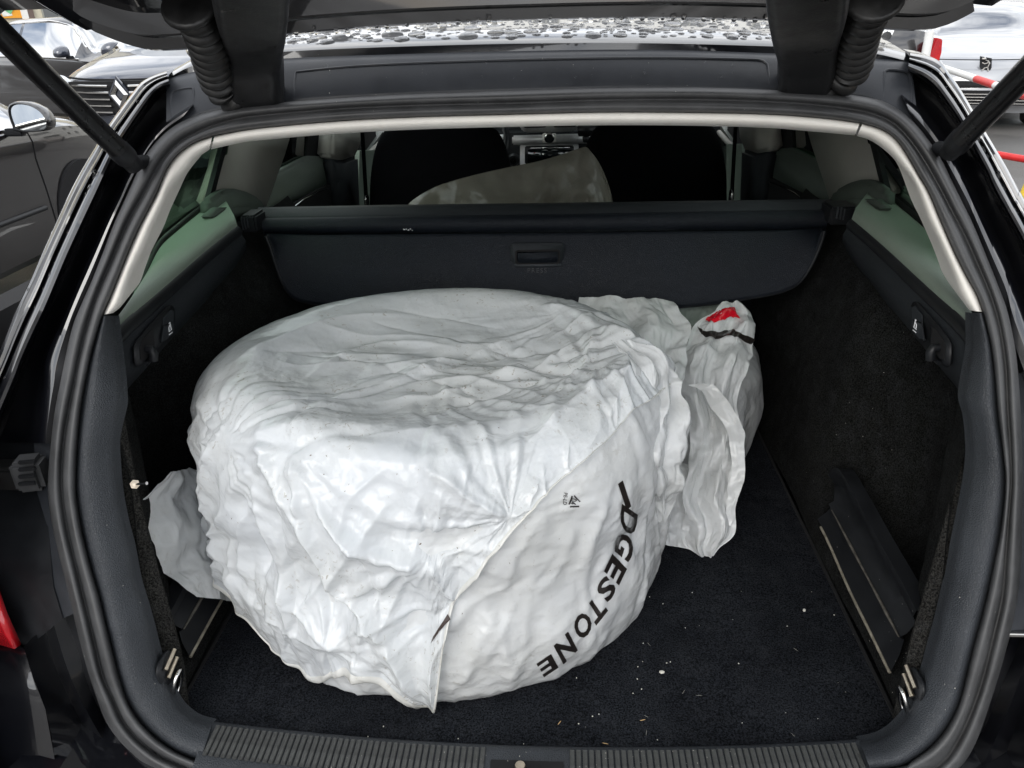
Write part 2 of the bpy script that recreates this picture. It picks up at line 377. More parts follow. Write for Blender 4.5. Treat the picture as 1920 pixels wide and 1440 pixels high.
# ------------------------------------------------------------------ the setting
gm, gnt, gp = newmat('wet_asphalt')
gco = objco(gnt); gn = node(gnt, 'ShaderNodeTexNoise', Scale=160.0, Detail=6.0, Roughness=.7); gnt.links.new(gco, gn.inputs['Vector'])
gn2 = node(gnt, 'ShaderNodeTexNoise', Scale=.6, Detail=5.0); gnt.links.new(gco, gn2.inputs['Vector'])
gmx = gnt.nodes.new('ShaderNodeMix'); gmx.data_type = 'RGBA'; gmx.blend_type = 'MULTIPLY'; gmx.inputs[0].default_value = .7
gnt.links.new(ramp(gnt, gn.outputs['Fac'], .35, (.05, .048, .046), .7, (.17, .16, .15)), gmx.inputs[6])
gnt.links.new(ramp(gnt, gn2.outputs['Fac'], .35, (.6, .6, .6), .65, (1.2, 1.18, 1.15)), gmx.inputs[7])
gnt.links.new(gmx.outputs[2], gp.inputs['Base Color'])
gnt.links.new(ramp(gnt, gn2.outputs['Fac'], .42, (.35,)*3, .60, (.8,)*3), gp.inputs['Roughness'])
gb = node(gnt, 'ShaderNodeBump', Strength=.6, Distance=.01); gnt.links.new(gn.outputs['Fac'], gb.inputs['Height']); gnt.links.new(gb.outputs[0], gp.inputs['Normal'])
tag(mesh('ground', [(-300, -300, 0), (300, -300, 0), (300, 300, 0), (-300, 300, 0)], [(0, 1, 2, 3)], gm), None, None, kind='structure')

# ------------------------------------------------------------------ the estate car
car = empty('estate_car', (0, 2.9, 0))
tag(car, 'black estate car seen from behind with its tailgate raised and boot open', 'car')

# rings round the opening, traced from bottom left over the top to bottom right
PA = [(-60, 790), (0, 655), (12, 625), (32, 577), (57, 525), (82, 467), (105, 417), (130, 363), (152, 321), (175, 282), (200, 240), (225, 205), (250, 172), (265, 154), (287, 142), (312, 134)]
PB1 = [(-20, 830), (27, 720), (42, 680), (62, 635), (85, 587), (107, 535), (130, 480), (160, 415), (185, 361), (204, 317), (225, 272), (245, 240), (270, 203), (288, 178), (302, 165), (318, 158)]
PB2 = [(70, 830), (85, 720), (86, 685), (96, 650), (120, 597), (147, 532), (175, 470), (200, 415), (227, 360), (242, 325), (262, 292), (288, 256), (310, 232), (330, 216), (348, 205), (362, 196)]
RA = [(2010, 540), (1920, 372), (1912, 360), (1890, 317), (1865, 275), (1835, 225), (1810, 182), (1795, 158), (1782, 140), (1765, 117), (1740, 105), (1707, 99)]
RB1 = [(1990, 600), (1920, 460), (1890, 405), (1865, 360), (1850, 325), (1827, 282), (1800, 232), (1777, 197), (1755, 168), (1735, 150), (1718, 140), (1702, 132)]
RB2 = [(1960, 690), (1920, 580), (1902, 535), (1880, 480), (1852, 425), (1822, 362), (1805, 325), (1785, 290), (1760, 252), (1740, 226), (1718, 200), (1690, 178)]
PC = [(330, 1470), (270, 1435), (245, 1412), (220, 1385), (197, 1350), (180, 1305), (165, 1260), (150, 1205), (135, 1142), (120, 1080), (107, 1027), (97, 982), (90, 932), (90, 895), (95, 832), (102, 770), (112, 720), (124, 660), (136, 610), (150, 575), (170, 530), (190, 480), (212, 422), (240, 360), (260, 315), (275, 287), (300, 257), (332, 232), (375, 214), (425, 204), (480, 196), (630, 184), (780, 176), (960, 170), (1135, 165), (1310, 164), (1440, 168), (1565, 175), (1640, 185), (1680, 202), (1715, 230), (1740, 260), (1765, 297), (1785, 338), (1803, 375), (1826, 422), (1850, 480), (1872, 535), (1890, 585), (1903, 647), (1911, 720), (1916, 820), (1918, 895), (1917, 995), (1914, 1070), (1907, 1130), (1895, 1187), (1875, 1260), (1852, 1332), (1830, 1392), (1802, 1437), (1750, 1475)]
PD = [(370, 1450), (337, 1434), (300, 1417), (262, 1390), (232, 1355), (212, 1312), (192, 1267), (177, 1205), (162, 1142), (147, 1080), (132, 1020), (124, 982), (117, 932), (115, 882), (120, 820), (131, 757), (140, 715), (148, 672), (163, 610), (182, 550), (210, 485), (240, 415), (272, 358), (300, 307), (332, 270), (375, 245), (425, 227), (480, 217), (630, 204), (780, 197), (960, 193), (1135, 187), (1310, 186), (1440, 190), (1540, 197), (1627, 210), (1677, 232), (1710, 267), (1740, 312), (1768, 362), (1785, 395), (1810, 442), (1836, 500), (1858, 553), (1875, 612), (1886, 685), (1890, 770), (1895, 850), (1896, 907), (1892, 957), (1885, 1050), (1880, 1117), (1865, 1185), (1845, 1267), (1822, 1335), (1795, 1392), (1767, 1430), (1720, 1452)]
PE = [(400, 1436), (374, 1428), (332, 1410), (295, 1385), (262, 1352), (240, 1317), (225, 1272), (212, 1220), (197, 1160), (187, 1117), (174, 1075), (160, 1020), (150, 970), (143, 920), (144, 870), (147, 820), (152, 770), (160, 720), (170, 672), (180, 635), (194, 590), (207, 560), (225, 515), (245, 465), (262, 427), (280, 392), (296, 360), (312, 320), (332, 292), (362, 270), (400, 256), (480, 242), (630, 228), (780, 220), (960, 215), (1135, 211), (1310, 212), (1440, 215), (1540, 222), (1615, 232), (1657, 245), (1682, 265), (1705, 300), (1722, 330), (1740, 360), (1765, 420), (1790, 477), (1812, 520), (1830, 552), (1842, 585), (1856, 640), (1864, 700), (1871, 782), (1880, 845), (1885, 895), (1882, 945), (1874, 1002), (1860, 1070), (1845, 1137), (1832, 1185), (1817, 1242), (1800, 1312), (1777, 1360), (1747, 1397), (1712, 1424), (1685, 1437)]
bC = [(500, 1497), (960, 1512), (1560, 1497)]; bD = [(500, 1482), (960, 1502), (1560, 1482)]; bE = [(560, 1463), (960, 1484), (1500, 1464)]
def ring(side, bottom): return np.array(bottom[::-1][:0] + side + bottom[::-1], float)
N = 420
rC, rD, rE = (resample(ring(p, b), N) for p, b in ((PC, bC), (PD, bD), (PE, bE)))
rC, rD, rE = (np.vstack([r, r[:1]])[:-1] for r in (rC, rD, rE))
def lift(px, off): return np.array([onop(x, y, off) for x, y in px])
mid = lambda a, b, t: a*(1-t)+b*t
loft('door_seal', [lift(rC, .016), lift(mid(rC, rD, .08), -.004), lift(mid(rC, rD, .35), -.016), lift(mid(rC, rD, .65), -.016), lift(mid(rC, rD, .9), -.006), lift(rD, .002),
                   lift(mid(rD, rE, .12), -.007), lift(mid(rD, rE, .4), -.014), lift(mid(rD, rE, .7), -.012), lift(mid(rD, rE, .92), -.002), lift(mid(rD, rE, 1.02), .012)], M['rubber'], car, closed=True)

# body around the opening: outer ridges, water channel, flange
for side, (a, b1, b2, c) in {'left': (PA, PB1, PB2, [p for p in PC if p[0] < 400 and p[1] < 850]), 'right': (RA, RB1, RB2, [p for p in PC if p[0] > 1660 and p[1] < 720][::-1])}.items():
    n = 90
    a, b1, b2, c = (resample(q, n) for q in (a, b1, b2, c))
    if side == 'right': c = resample([(1960, 800)]+[p for p in PC[::-1] if p[0] > 1690 and p[1] < 720], n)
    else: c = resample([(95, 832)]+[p for p in PC if p[0] < 365 and p[1] < 800], n)
    sg = -1 if side == 'left' else 1
    A3 = lift(a, .010)
    fwd = A3+np.array([sg*.03, .10, .0])
    rows = [fwd, A3, lift(mid(a, b1, .04), .005), lift(mid(a, b1, .14), .001), lift(mid(a, b1, .25), .003), lift(mid(a, b1, .29), -.004), lift(mid(a, b1, .34), -.007), lift(mid(a, b1, .40), -.006), lift(mid(a, b1, .44), .006), lift(mid(a, b1, .50), .006), lift(mid(a, b1, .54), -.004),
            lift(mid(a, b1, .62), -.009), lift(mid(a, b1, .75), -.010), lift(mid(a, b1, .88), -.007), lift(mid(a, b1, .97), -.001), lift(b1, .006), lift(mid(b1, b2, .08), .035), lift(mid(b1, b2, .2), .048), lift(mid(b1, b2, .75), .045), lift(mid(b1, b2, .93), .03), lift(b2, .012), lift(mid(b2, c, .3), .004), lift(mid(b2, c, .6), .005), lift(c, .012), lift(mid(b2, c, 1.2), .03)]
    o = loft('quarter_frame', rows, M['paint'], car, auto=38)

# lower body beside the opening: tail lamp base, bumper corner
def patch(name, quad_rows, mat, off, parent=car, n=24, **kw):
    """rows of (photo points), each row with its own depth behind the opening plane"""
    return loft(name, [np.array([onop(x, y, o_) for x, y in resample(r, n)]) for r, o_ in zip(quad_rows, off)], mat, parent, **kw)
# left
patch('lamp_well', [[(-140, 800), (-40, 800), (60, 790)], [(-140, 930), (-30, 925), (75, 925)], [(-140, 1010), (-20, 985), (90, 985)], [(-100, 1130), (10, 1110), (100, 1100)], [(-60, 1210), (43, 1212), (118, 1160)]], M['plastic'], [.06, .055, .02, .012, .012], auto=40)
patch('lamp_well_step', [[(60, 780), (85, 780), (108, 780)], [(70, 925), (82, 925), (92, 925)], [(88, 985), (95, 985), (100, 985)], [(98, 1100), (115, 1095), (126, 1090)], [(116, 1160), (128, 1155), (140, 1150)]], M['plastic_grey'], [.05, .03, .02, .014, .014], auto=40)
LENS = patch('tail_lamp', [[(-150, 1000), (-90, 1050), (-30, 1080), (-6, 1092)], [(-150, 1090), (-80, 1110), (-20, 1150), (14, 1150)], [(-150, 1200), (-70, 1215), (0, 1200), (40, 1208)]], M['lens_red'], [-.006, -.012, -.004])
solid(LENS, .01)
patch('bumper_corner', [[(-160, 1200), (-60, 1208), (20, 1208), (45, 1215)], [(-170, 1260), (-40, 1250), (25, 1240), (60, 1265)], [(-170, 1330), (-20, 1330), (45, 1325), (85, 1330)], [(-170, 1420), (10, 1420), (70, 1420), (102, 1420)], [(-170, 1560), (20, 1560), (90, 1560), (112, 1560)]], M['paint'], [.004, -.012, -.02, -.024, -.03])
patch('bumper_return', [[(45, 1212), (60, 1265), (85, 1330), (102, 1420), (112, 1560)], [(60, 1196), (80, 1262), (110, 1330), (150, 1420), (190, 1560)], [(85, 1178), (106, 1255), (140, 1330), (186, 1420), (240, 1560)], [(100, 1168), (125, 1250), (158, 1325), (206, 1410), (290, 1560)], [(122, 1155), (142, 1210), (172, 1300), (228, 1405), (330, 1520)], [(140, 1140), (160, 1215), (192, 1320), (250, 1408), (360, 1490)]], M['paint'], [-.02, .004, .028, .014, .036, .022], auto=40, n=50)
# right (mirrored depths)
patch('bumper_return', [[(2010, 1180), (1990, 1260), (1965, 1330), (1935, 1420), (1900, 1560)], [(1955, 1180), (1945, 1250), (1925, 1320), (1890, 1400), (1850, 1560)], [(1935, 1185), (1918, 1255), (1895, 1320), (1860, 1400), (1800, 1520)], [(1918, 1190), (1898, 1240), (1872, 1300), (1838, 1380), (1760, 1500)], [(1900, 1185), (1880, 1240), (1850, 1320), (1815, 1400), (1700, 1495)]], M['paint'], [-.02, .026, .012, .036, .022], auto=40, n=50)
patch('lamp_well_step', [[(1900, 700), (1930, 700), (1975, 700)], [(1912, 860), (1940, 860), (1985, 860)], [(1915, 1000), (1945, 1000), (1990, 1000)], [(1908, 1120), (1940, 1120), (1985, 1120)], [(1896, 1183), (1925, 1185), (1980, 1180)]], M['plastic_grey'], [.03, .03, .02, .014, .014], auto=40)
box('panel_joint', onop(1908, 1189, .01), (.05, .006, .005), M['chrome'], car, .001)
# rubber stop above the lamp
bf = empty('rubber_stop', tuple(onop(55, 888, .02))); attach(bf, car)
box('stop_block', onop(58, 886, .018), (.036, .034, .044), M['rubber'], bf, .006, rot=(math.radians(12), 'Z'))
box('stop_base', onop(26, 890, .035), (.05, .03, .036), M['rubber_dark'], bf, .005)
for k in range(4): box('stop_rib', onop(51, 866+k*13.5, -.002), (.021, .004, .0055), M['plastic'], bf, .0012, rot=(math.radians(12), 'Z'))

# header panel between the roof and the seal
roofL = [(318, 150), (360, 128), (430, 108), (530, 100), (700, 92), (960, 85), (1210, 84), (1450, 90), (1570, 96), (1640, 104), (1708, 120)]
hdrT = [(312, 146), (366, 134), (430, 122), (530, 110), (700, 103), (960, 96), (1210, 93), (1450, 100), (1570, 106), (1640, 110), (1708, 112)]
hdrB = [(312, 250), (368, 220), (425, 206), (530, 193), (700, 181), (960, 172), (1210, 166), (1450, 170), (1570, 177), (1640, 187), (1722, 236)]
n = 160
hT, hB = resample(hdrT, n), resample(hdrB, n)
loft('header_panel', [lift(hT, .035), lift(mid(hT, hB, .12), .020), lift(mid(hT, hB, .30), .018), lift(mid(hT, hB, .9), .016), lift(hB, .018), lift(mid(hT, hB, 1.2), .03)], M['plastic_grey'], car)
# recessed pads pressed into the header (thin raised rim lines)
def rim(name, pts, r, off, mat):
    P = lift(resample(pts, 90), off); return tube(name, P, r, mat, car, 6)
rim('header_emboss', [(552, 186), (553, 150), (556, 138), (566, 134), (700, 122), (960, 112), (1210, 108), (1400, 111), (1428, 114), (1438, 120), (1443, 165)], .0016, .018, M['plastic_grey'])
rim('header_emboss', [(322, 232), (320, 190), (323, 174), (332, 169), (356, 165), (363, 170), (366, 200), (376, 214)], .0016, .018, M['plastic_grey'])
rim('header_emboss', [(1655, 190), (1658, 140), (1663, 132), (1674, 131), (1698, 135), (1706, 142), (1709, 170), (1708, 208)], .0016, .018, M['plastic_grey'])
# roof: rear lip and skin running forward
rl = resample(roofL, 120); rlip = lift(rl, .038); back = lift(hT, .035)
back = resample(back, 120, False)
def roofrow(dy, dz, crown=.0): return np.stack([rlip[:, 0]*(1+.16*min(1, dy/.8)), rlip[:, 1]*0+rlip[:, 1]+dy, rlip[:, 2]+dz-crown*(rlip[:, 0])**2], 1)
loft('roof', [back, rlip+np.array([0, -.006, .002]), roofrow(.004, .007), roofrow(.03, .0125), roofrow(.10, .021), roofrow(.25, .036), roofrow(.5, .052), roofrow(.9, .066), roofrow(1.35, .066), roofrow(1.75, .048), roofrow(2.1, .0)], M['paint'], car, auto=45)
def roofz(x, y):                                          # height of the roof skin, for the drops
    i = np.argmin(abs(rlip[:, 0]-x/(1.02))); b = rlip[i]
    return b[2]+np.interp(y-b[1], [0, .004, .03, .10, .25, .5, .9], [.002, .007, .0125, .021, .036, .052, .066])
for sg in (-1, 1):                                        # roof rails
    pts = [(sg*.455, 1.10, 1.385), (sg*.475, 1.16, 1.408), (sg*.50, 1.4, 1.43), (sg*.53, 2.0, 1.455), (sg*.53, 2.6, 1.44)]
    tube('roof_rail', resample(pts, 30), np.r_[.006, np.full(29, .012)], M['chrome'], car, 8)

# white trim round the upper half of the opening, in three pieces
def inner(px): return px
WFl = [(212, 587), (229, 572), (241, 540), (252, 510), (262, 490), (277, 460), (290, 427), (307, 390), (324, 355), (350, 322), (367, 299), (392, 281)]
WEl = [(194, 590), (207, 560), (225, 515), (245, 465), (262, 427), (280, 392), (296, 360), (312, 320), (332, 292), (362, 270), (398, 257)]
WFt = [(396, 280), (437, 271), (480, 264), (630, 251), (780, 243), (960, 238), (1135, 235), (1310, 236), (1440, 240), (1527, 247), (1603, 254)]
WEt = [(402, 256), (480, 242), (630, 228), (780, 220), (960, 215), (1135, 211), (1310, 212), (1440, 215), (1540, 222), (1612, 231)]
WFr = [(1607, 255), (1635, 265), (1665, 287), (1690, 315), (1712, 345), (1737, 410), (1754, 445), (1772, 485), (1787, 522), (1797, 550), (1810, 572), (1818, 582)]
WEr = [(1617, 232), (1657, 245), (1682, 265), (1705, 300), (1722, 330), (1740, 360), (1765, 420), (1790, 477), (1812, 520), (1830, 552), (1842, 585)]
for e_, f_ in ((WEl, WFl), (WEt, WFt), (WEr, WFr)):
    a, b = resample(e_, 100), resample(f_, 100)
    ins = lift(mid(a, b, 1.0), .034)
    loft('opening_trim', [lift(mid(a, b, -.05), .012), lift(mid(a, b, .05), .001), lift(mid(a, b, .3), -.003), lift(mid(a, b, .6), .002), lift(mid(a, b, .85), .014), ins, ins+np.array([0, .05, .012])], M['white_trim'], car)

# black pillar trims and sill corners
TIl = [(398, 1358), (367, 1349), (342, 1330), (325, 1305), (307, 1267), (292, 1220), (282, 1180), (270, 1137), (256, 1090), (244, 1027), (232, 980), (222, 927), (217, 875), (215, 832), (220, 800), (229, 762), (229, 735), (225, 690), (219, 640), (213, 592)]
TEl = [(374, 1428), (332, 1410), (295, 1385), (262, 1352), (240, 1317), (225, 1272), (212, 1220), (197, 1160), (187, 1117), (174, 1075), (160, 1020), (150, 970), (143, 920), (144, 870), (147, 820), (152, 770), (160, 720), (170, 672), (180, 635), (193, 592)]
TIr = [(1612, 1392), (1647, 1384), (1672, 1370), (1695, 1347), (1705, 1330), (1722, 1295), (1735, 1260), (1750, 1205), (1762, 1162), (1775, 1105), (1782, 1080), (1792, 1020), (1802, 970), (1812, 920), (1819, 870), (1820, 832), (1815, 782), (1806, 745), (1812, 700), (1820, 650), (1820, 586)]
TEr = [(1632, 1442), (1685, 1437), (1712, 1424), (1747, 1397), (1777, 1360), (1800, 1312), (1817, 1242), (1832, 1185), (1845, 1137), (1860, 1070), (1874, 1002), (1882, 945), (1885, 895), (1880, 845), (1871, 782), (1864, 700), (1856, 640), (1842, 587)]
for e_, f_ in ((TEl, TIl), (TEr, TIr)):
    a, b = resample(e_, 130), resample(f_, 130)
    b2 = lift(b, .042)
    loft('pillar_trim', [lift(mid(a, b, -.06), .014), lift(mid(a, b, .04), .0), lift(mid(a, b, .14), -.004), lift(mid(a, b, .3), -.002), lift(mid(a, b, .55), .010), lift(mid(a, b, .8), .022), lift(mid(a, b, .94), .032), b2, b2+np.array([0, .012, -.004])*1], M['grain'], car)

# sill plate with ribs
xs = np.linspace(-.408, .408, 81)
yin = lambda x: .665+.14*x*x+.003
sec = [(.012, .575), (.004, .592), (.0, .600), (-.006, .6050), (-.014, .6062), (-.052, .6062), (-.062, .6050), (-.080, .600), (-.095, .586), (-.099, .560)]
sill = loft('sill_plate', [np.stack([xs, yin(xs)+dy, np.full_like(xs, z)], 1) for dy, z in sec], M['grain'], car)
rb = None; SILLR = []
pitch = .0078
ribmat = simple('stippled_rib_plastic', (.085, .088, .085), .48, var=.5, vscale=60, bump=1.0, bscale=900, btype='VORONOI')
bm = bmesh.new(); bmesh.ops.create_cube(bm, size=1)
for v in bm.verts: v.co = Vector((v.co.x*.0056, v.co.y*.044, v.co.z*.0030))
bmesh.ops.bevel(bm, geom=bm.edges[:], offset=.0007, segments=1, affect='EDGES')
rme = bpy.data.meshes.new('rib'); bm.to_mesh(rme); bm.free(); rme.materials.append(ribmat)
for k in range(-51, 52):
    x = k*pitch
    if abs(x-.0) < .0545: continue
    o = bpy.data.objects.new('rib', rme); COL.objects.link(o); o.location = (x, yin(x)-.033, .6074); attach(o, sill)
# striker recess and striker
st = empty('striker', (-.0, .62, .606)); attach(st, car)
box('striker_recess', (0, .619, .6035), (.094, .050, .008), M['void'], st, .003)
loop = [(-.02, .612, .601), (-.02, .612, .612), (-.012, .612, .619), (.012, .612, .619), (.02, .612, .612), (.02, .612, .601)]
tube('striker_loop', resample(loop, 24), .004, M['chrome'], st, 8)
lathe('striker_screw', [(0, .004), (.006, .004), (.007, .001), (.007, 0)], (-.008, .632, .607), (0, 0, 1), M['brass'], st, 16)

# boot floor with side seams
FZ = .585
fx = np.linspace(-.475, .475, 60); fy = np.r_[np.linspace(.655, 1.6, 50)]
gx, gy = np.meshgrid(fx, fy)
fz = FZ+.0012*np.sin(gx*31+gy*17)*np.sin(gy*23)
mesh('boot_floor', np.stack([gx, gy, fz], -1).reshape(-1, 3), gridfaces(50, 60), M['carpet'], car)

# carpeted side walls: wheel arch, deep pocket near the opening
def sidewall(sg):
    ys = np.array([.60, .66, .70, .76, .84, .92, 1.0, 1.06, 1.12, 1.22, 1.36, 1.55, 1.80])
    zs = np.array([.583, .60, .64, .70, .78, .87, .95, 1.0, 1.05])
    bul = {'pocket': [.481, .487, .535, .590, .615, .62, .615, .605, .60], 'arch': [.481, .484, .492, .500, .508, .522, .545, .570, .60]}
    t = np.interp(ys, [.60, .72, .80, .95, 1.10, 1.2], [.0, .25, 1.0, .95, .1, 0])
    yy = np.linspace(ys[0], ys[-1], 70); tt = herm(ys, t, yy)
    zz = np.linspace(zs[0], zs[-1], 46)
    pk, ar = herm(zs, bul['pocket'], zz), herm(zs, bul['arch'], zz)
    y0 = [gsurf(.5, z)+.035+.03*min(1, max(0, (z-.60)/.1)) for z in zz]
    V = [[sg*(pk[j]*tt[i]+ar[j]*(1-tt[i])+.004*math.sin(yy[i]*14)*math.sin(zz[j]*19)), y0[j]+(yy[i]-yy[0])*(yy[-1]-y0[j])/(yy[-1]-yy[0]), zz[j]] for j in range(46) for i in range(70)]
    return mesh('side_carpet', V, gridfaces(46, 70), M['carpet_side'], car)
sidewall(-1); sidewall(1)
for sg in (-1, 1):                                      # dark seam between floor board and side carpet
    box('floor_seam', (sg*.4745, 1.1, .5862), (.004, .9, .003), M['void'], car)
# speckled carpet return just inside the pillar trims
CSl = [(229, 757), (250, 870), (265, 942), (285, 1015), (301, 1082), (316, 1130), (333, 1190), (345, 1245), (352, 1300), (360, 1340)]
CTl = [(224, 757), (212, 870), (220, 942), (238, 1015), (250, 1082), (265, 1130), (280, 1190), (297, 1245), (318, 1300), (340, 1340)]
CSr = [(1814, 780), (1798, 870), (1783, 927), (1768, 982), (1753, 1035), (1740, 1080), (1721, 1147), (1706, 1200), (1690, 1270), (1672, 1345)]
CTr = [(1822, 780), (1826, 870), (1818, 927), (1806, 982), (1796, 1035), (1786, 1080), (1770, 1147), (1756, 1200), (1738, 1270), (1700, 1355)]
for a, b in ((CTl, CSl), (CTr, CSr)):
    a, b = resample(a, 60), resample(b, 60); e = lift(b, .078)
    loft('carpet_return', [lift(a, .060), lift(mid(a, b, .3), .064), lift(mid(a, b, .9), .072), e, e+np.array([np.sign(e[:, 0].mean())*.012, .012, 0])], M['carpet_strip'], car)

# side panel with hooks and seat release, built on the right and mirrored
def both(fn):
    fn(lambda P: np.asarray(P, float)); fn(mirx)
def R_(pts, x): return np.array([onx(px, py, x(py) if callable(x) else x) for px, py in pts])
STR = [(1822, 650), (1790, 612), (1765, 588), (1715, 540), (1655, 482), (1620, 450), (1590, 424)]       # strip under the shelf
CAR = [(1806, 745), (1795, 728), (1765, 692), (1727, 645), (1690, 600), (1657, 562), (1635, 532), (1600, 490), (1580, 455)]
WIN = [(1792, 540), (1772, 487), (1752, 445), (1715, 410), (1690, 389), (1655, 360), (1640, 348)]
def sideparts(T):
    s3 = R_(resample(STR, 40), .545); c3 = R_(resample(CAR, 40), .550)
    loft('hook_panel', [T(s3+[.02, 0, .0]), T(s3), T(mid(s3, c3, .5)-[.004, 0, 0]), T(c3), T(c3+[.03, 0, -.004])], M['grain_fine'], car)
    w3 = R_(resample(WIN, 40), .672)
    s4 = s3+np.array([.004, 0, .012])
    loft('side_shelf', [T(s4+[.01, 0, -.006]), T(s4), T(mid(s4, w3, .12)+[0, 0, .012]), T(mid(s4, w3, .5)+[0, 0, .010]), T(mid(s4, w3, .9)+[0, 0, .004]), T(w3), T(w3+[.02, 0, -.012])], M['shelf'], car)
    loft('shelf_seam', [T(s3+[-.001, 0, -.004]), T(s3+[-.004, 0, .003]), T(s3+[-.001, 0, .010]), T(s3+[.006, 0, .013])], M['plastic'], car)
    tube('window_gasket', T(w3+np.array([0, 0, .004])), .006, M['rubber_dark'], car, 8)
    # quarter glass
    top = w3+np.stack([np.full(40, -.10), np.linspace(.10, .10, 40), np.full(40, .30)], 1)
    bot = w3+np.array([.004, 0, 0])
    bot = np.vstack([bot[0]+[.0, -.12, -.01], bot]); top = np.vstack([top[0]+[0, -.12, -.08], top])
    loft('quarter_window', [T(bot), T(mid(bot, top, .5)+[.012, 0, 0]), T(top)], M['glass_green'], car)
    # pillar behind it
    cp = [(1508, 232), (1630, 232), (1640, 290), (1662, 362), (1640, 380), (1556, 392), (1552, 372), (1535, 320), (1520, 275)]
    plate('rear_pillar_trim', T(R_(cp, .655)), T(np.array([.03, 0, 0])), M['pillar'], car, .006, True)
    plate('pillar_edge', T(R_([(1622, 232), (1630, 232), (1662, 362), (1654, 362)], .650)), T(np.array([.01, 0, 0])), M['plastic'], car)
    # corner moulding where the cover sits
    cm = [(1548, 383), (1562, 356), (1585, 343), (1610, 336), (1628, 340), (1650, 357), (1650, 396), (1600, 402), (1560, 398)]
    plate('shelf_corner', T(R_(cm, .628)), T(np.array([.03, 0, 0])), M['door_trim'], car, .008, True)
    tab = [(1545, 376), (1585, 374), (1630, 373), (1647, 388), (1648, 394), (1608, 402), (1600, 396), (1548, 394)]
    plate('cover_socket', T(R_(tab, .600)), T(np.array([.025, 0, 0])), M['door_trim'], car, .006, True)
    # rear door card, its window and grab
    dc = [(1420, 345), (1425, 310), (1436, 290), (1452, 279), (1476, 277), (1490, 283), (1545, 312), (1560, 372), (1555, 385), (1520, 376), (1475, 352), (1440, 335), (1424, 350)]
    plate('door_card', T(R_(dc, .70)), T(np.array([.03, 0, 0])), M['door_trim'], car, .008, True)
    plate('door_armrest', T(R_([(1418, 352), (1428, 334), (1445, 334), (1478, 352), (1520, 377), (1520, 390), (1418, 390)], .69)), T(np.array([.03, 0, 0])), M['void'], car)
    tube('door_trim_line', T(R_([(1437, 340), (1460, 347), (1490, 362), (1506, 375)], .682)), .0022, M['chrome'], car, 6)
    plate('door_pull', T(R_([(1435, 290), (1446, 290), (1445, 320), (1440, 323), (1435, 318)], .695)), T(np.array([.01, 0, 0])), M['plastic'], car)
    plate('door_inner_frame', T(R_([(1436, 228), (1484, 228), (1487, 282), (1450, 279), (1436, 288)], .72)), T(np.array([.02, 0, 0])), M['void'], car)
    plate('door_window', T(R_([(1482, 222), (1524, 222), (1545, 312), (1487, 283)], .725)), T(np.array([.003, 0, 0])), M['glass_green'], car)
    # centre pillar, belt
    plate('centre_pillar_trim', T(R_([(1383, 230), (1434, 230), (1438, 278), (1430, 286), (1412, 288), (1396, 286), (1386, 262)], .665)), T(np.array([.05, 0, 0])), M['pillar'], car, .01, True)
    plate('centre_pillar_base', T(R_([(1390, 280), (1412, 288), (1432, 285), (1424, 330), (1420, 390), (1386, 390)], .66)), T(np.array([.05, 0, 0])), M['grain_fine'], car, .01, True)
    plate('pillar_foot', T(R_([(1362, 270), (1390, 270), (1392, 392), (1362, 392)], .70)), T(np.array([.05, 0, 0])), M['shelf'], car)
    b0, b1 = onx(1379, 225, .60), onx(1371, 370, .60)
    belt = np.array([b0, b1]); wv = np.array([0, .022, 0])
    seat_b = empty('seat_belt', tuple(T(b1))); attach(seat_b, car)
    plate('webbing', T(np.array([b0-wv, b0+wv, b1+wv, b1-wv])), T(np.array([.003, 0, 0])), M['seat'], seat_b)
    tg = rr(-.022, -.034, .022, .034, .010)
    tc_ = b1+np.array([-.004, 0, -.012])
    plate('belt_tongue', T(np.array([tc_+[0, u, v] for u, v in tg])), T(np.array([.008, 0, 0])), M['chrome'], seat_b, .002, True)
    plate('tongue_slot', T(np.array([tc_+[-.002, u*.55, v*.4+.006] for u, v in tg])), T(np.array([.003, 0, 0])), M['void'], seat_b)
    # front door seen past the seat
    plate('front_door_card', T(R_([(1335, 232), (1352, 236), (1395, 300), (1395, 392), (1335, 392)], .76)), T(np.array([.04, 0, 0])), M['door_trim'], car)
    tube('front_door_rail', T(R_([(1340, 240), (1360, 262), (1382, 284), (1393, 302)], .745)), .012, M['pillar'], car, 8)
    plate('door_release', T(R_([(1353, 255), (1362, 262), (1364, 272), (1357, 274)], .74)), T(np.array([.006, 0, 0])), M['chrome'], car)
    plate('front_window', T(R_([(1335, 222), (1400, 222), (1400, 290), (1352, 236), (1335, 232)], .80)), T(np.array([.003, 0, 0])), M['glass_clear'], car)
    # bag hook and seat release in their moulded bezel
    hx = .5405
    def H(pts, dx=0.0): return T(R_(pts, hx)+np.array([dx, 0, 0]))
    bz = [(1713, 572), (1717, 565), (1726, 568), (1750, 595), (1782, 634), (1788, 648), (1786, 682), (1780, 689), (1768, 683), (1750, 668), (1720, 632), (1714, 622)]
    bezel = plate('release_bezel', H(bz), T(np.array([-.0045, 0, 0])), M['plastic'], car, .0015, True)
    plate('release_recess', H([(1717, 576), (1724, 574), (1737, 590), (1738, 632), (1728, 626), (1718, 612)], -.0050), T(np.array([-.001, 0, 0])), M['grain_fine'], bezel)
    plate('release_paddle', H([(1720, 598), (1740, 606), (1745, 640), (1733, 634), (1721, 620)], -.0065), T(np.array([-.002, 0, 0])), M['grain_fine'], bezel, .001)
    plate('hook_recess', H([(1756, 612), (1764, 618), (1778, 638), (1781, 650), (1779, 674), (1770, 672), (1758, 655), (1754, 640)], -.0050), T(np.array([-.001, 0, 0])), M['void'], bezel)
    hk = R_([(1769, 652)], hx)[0]
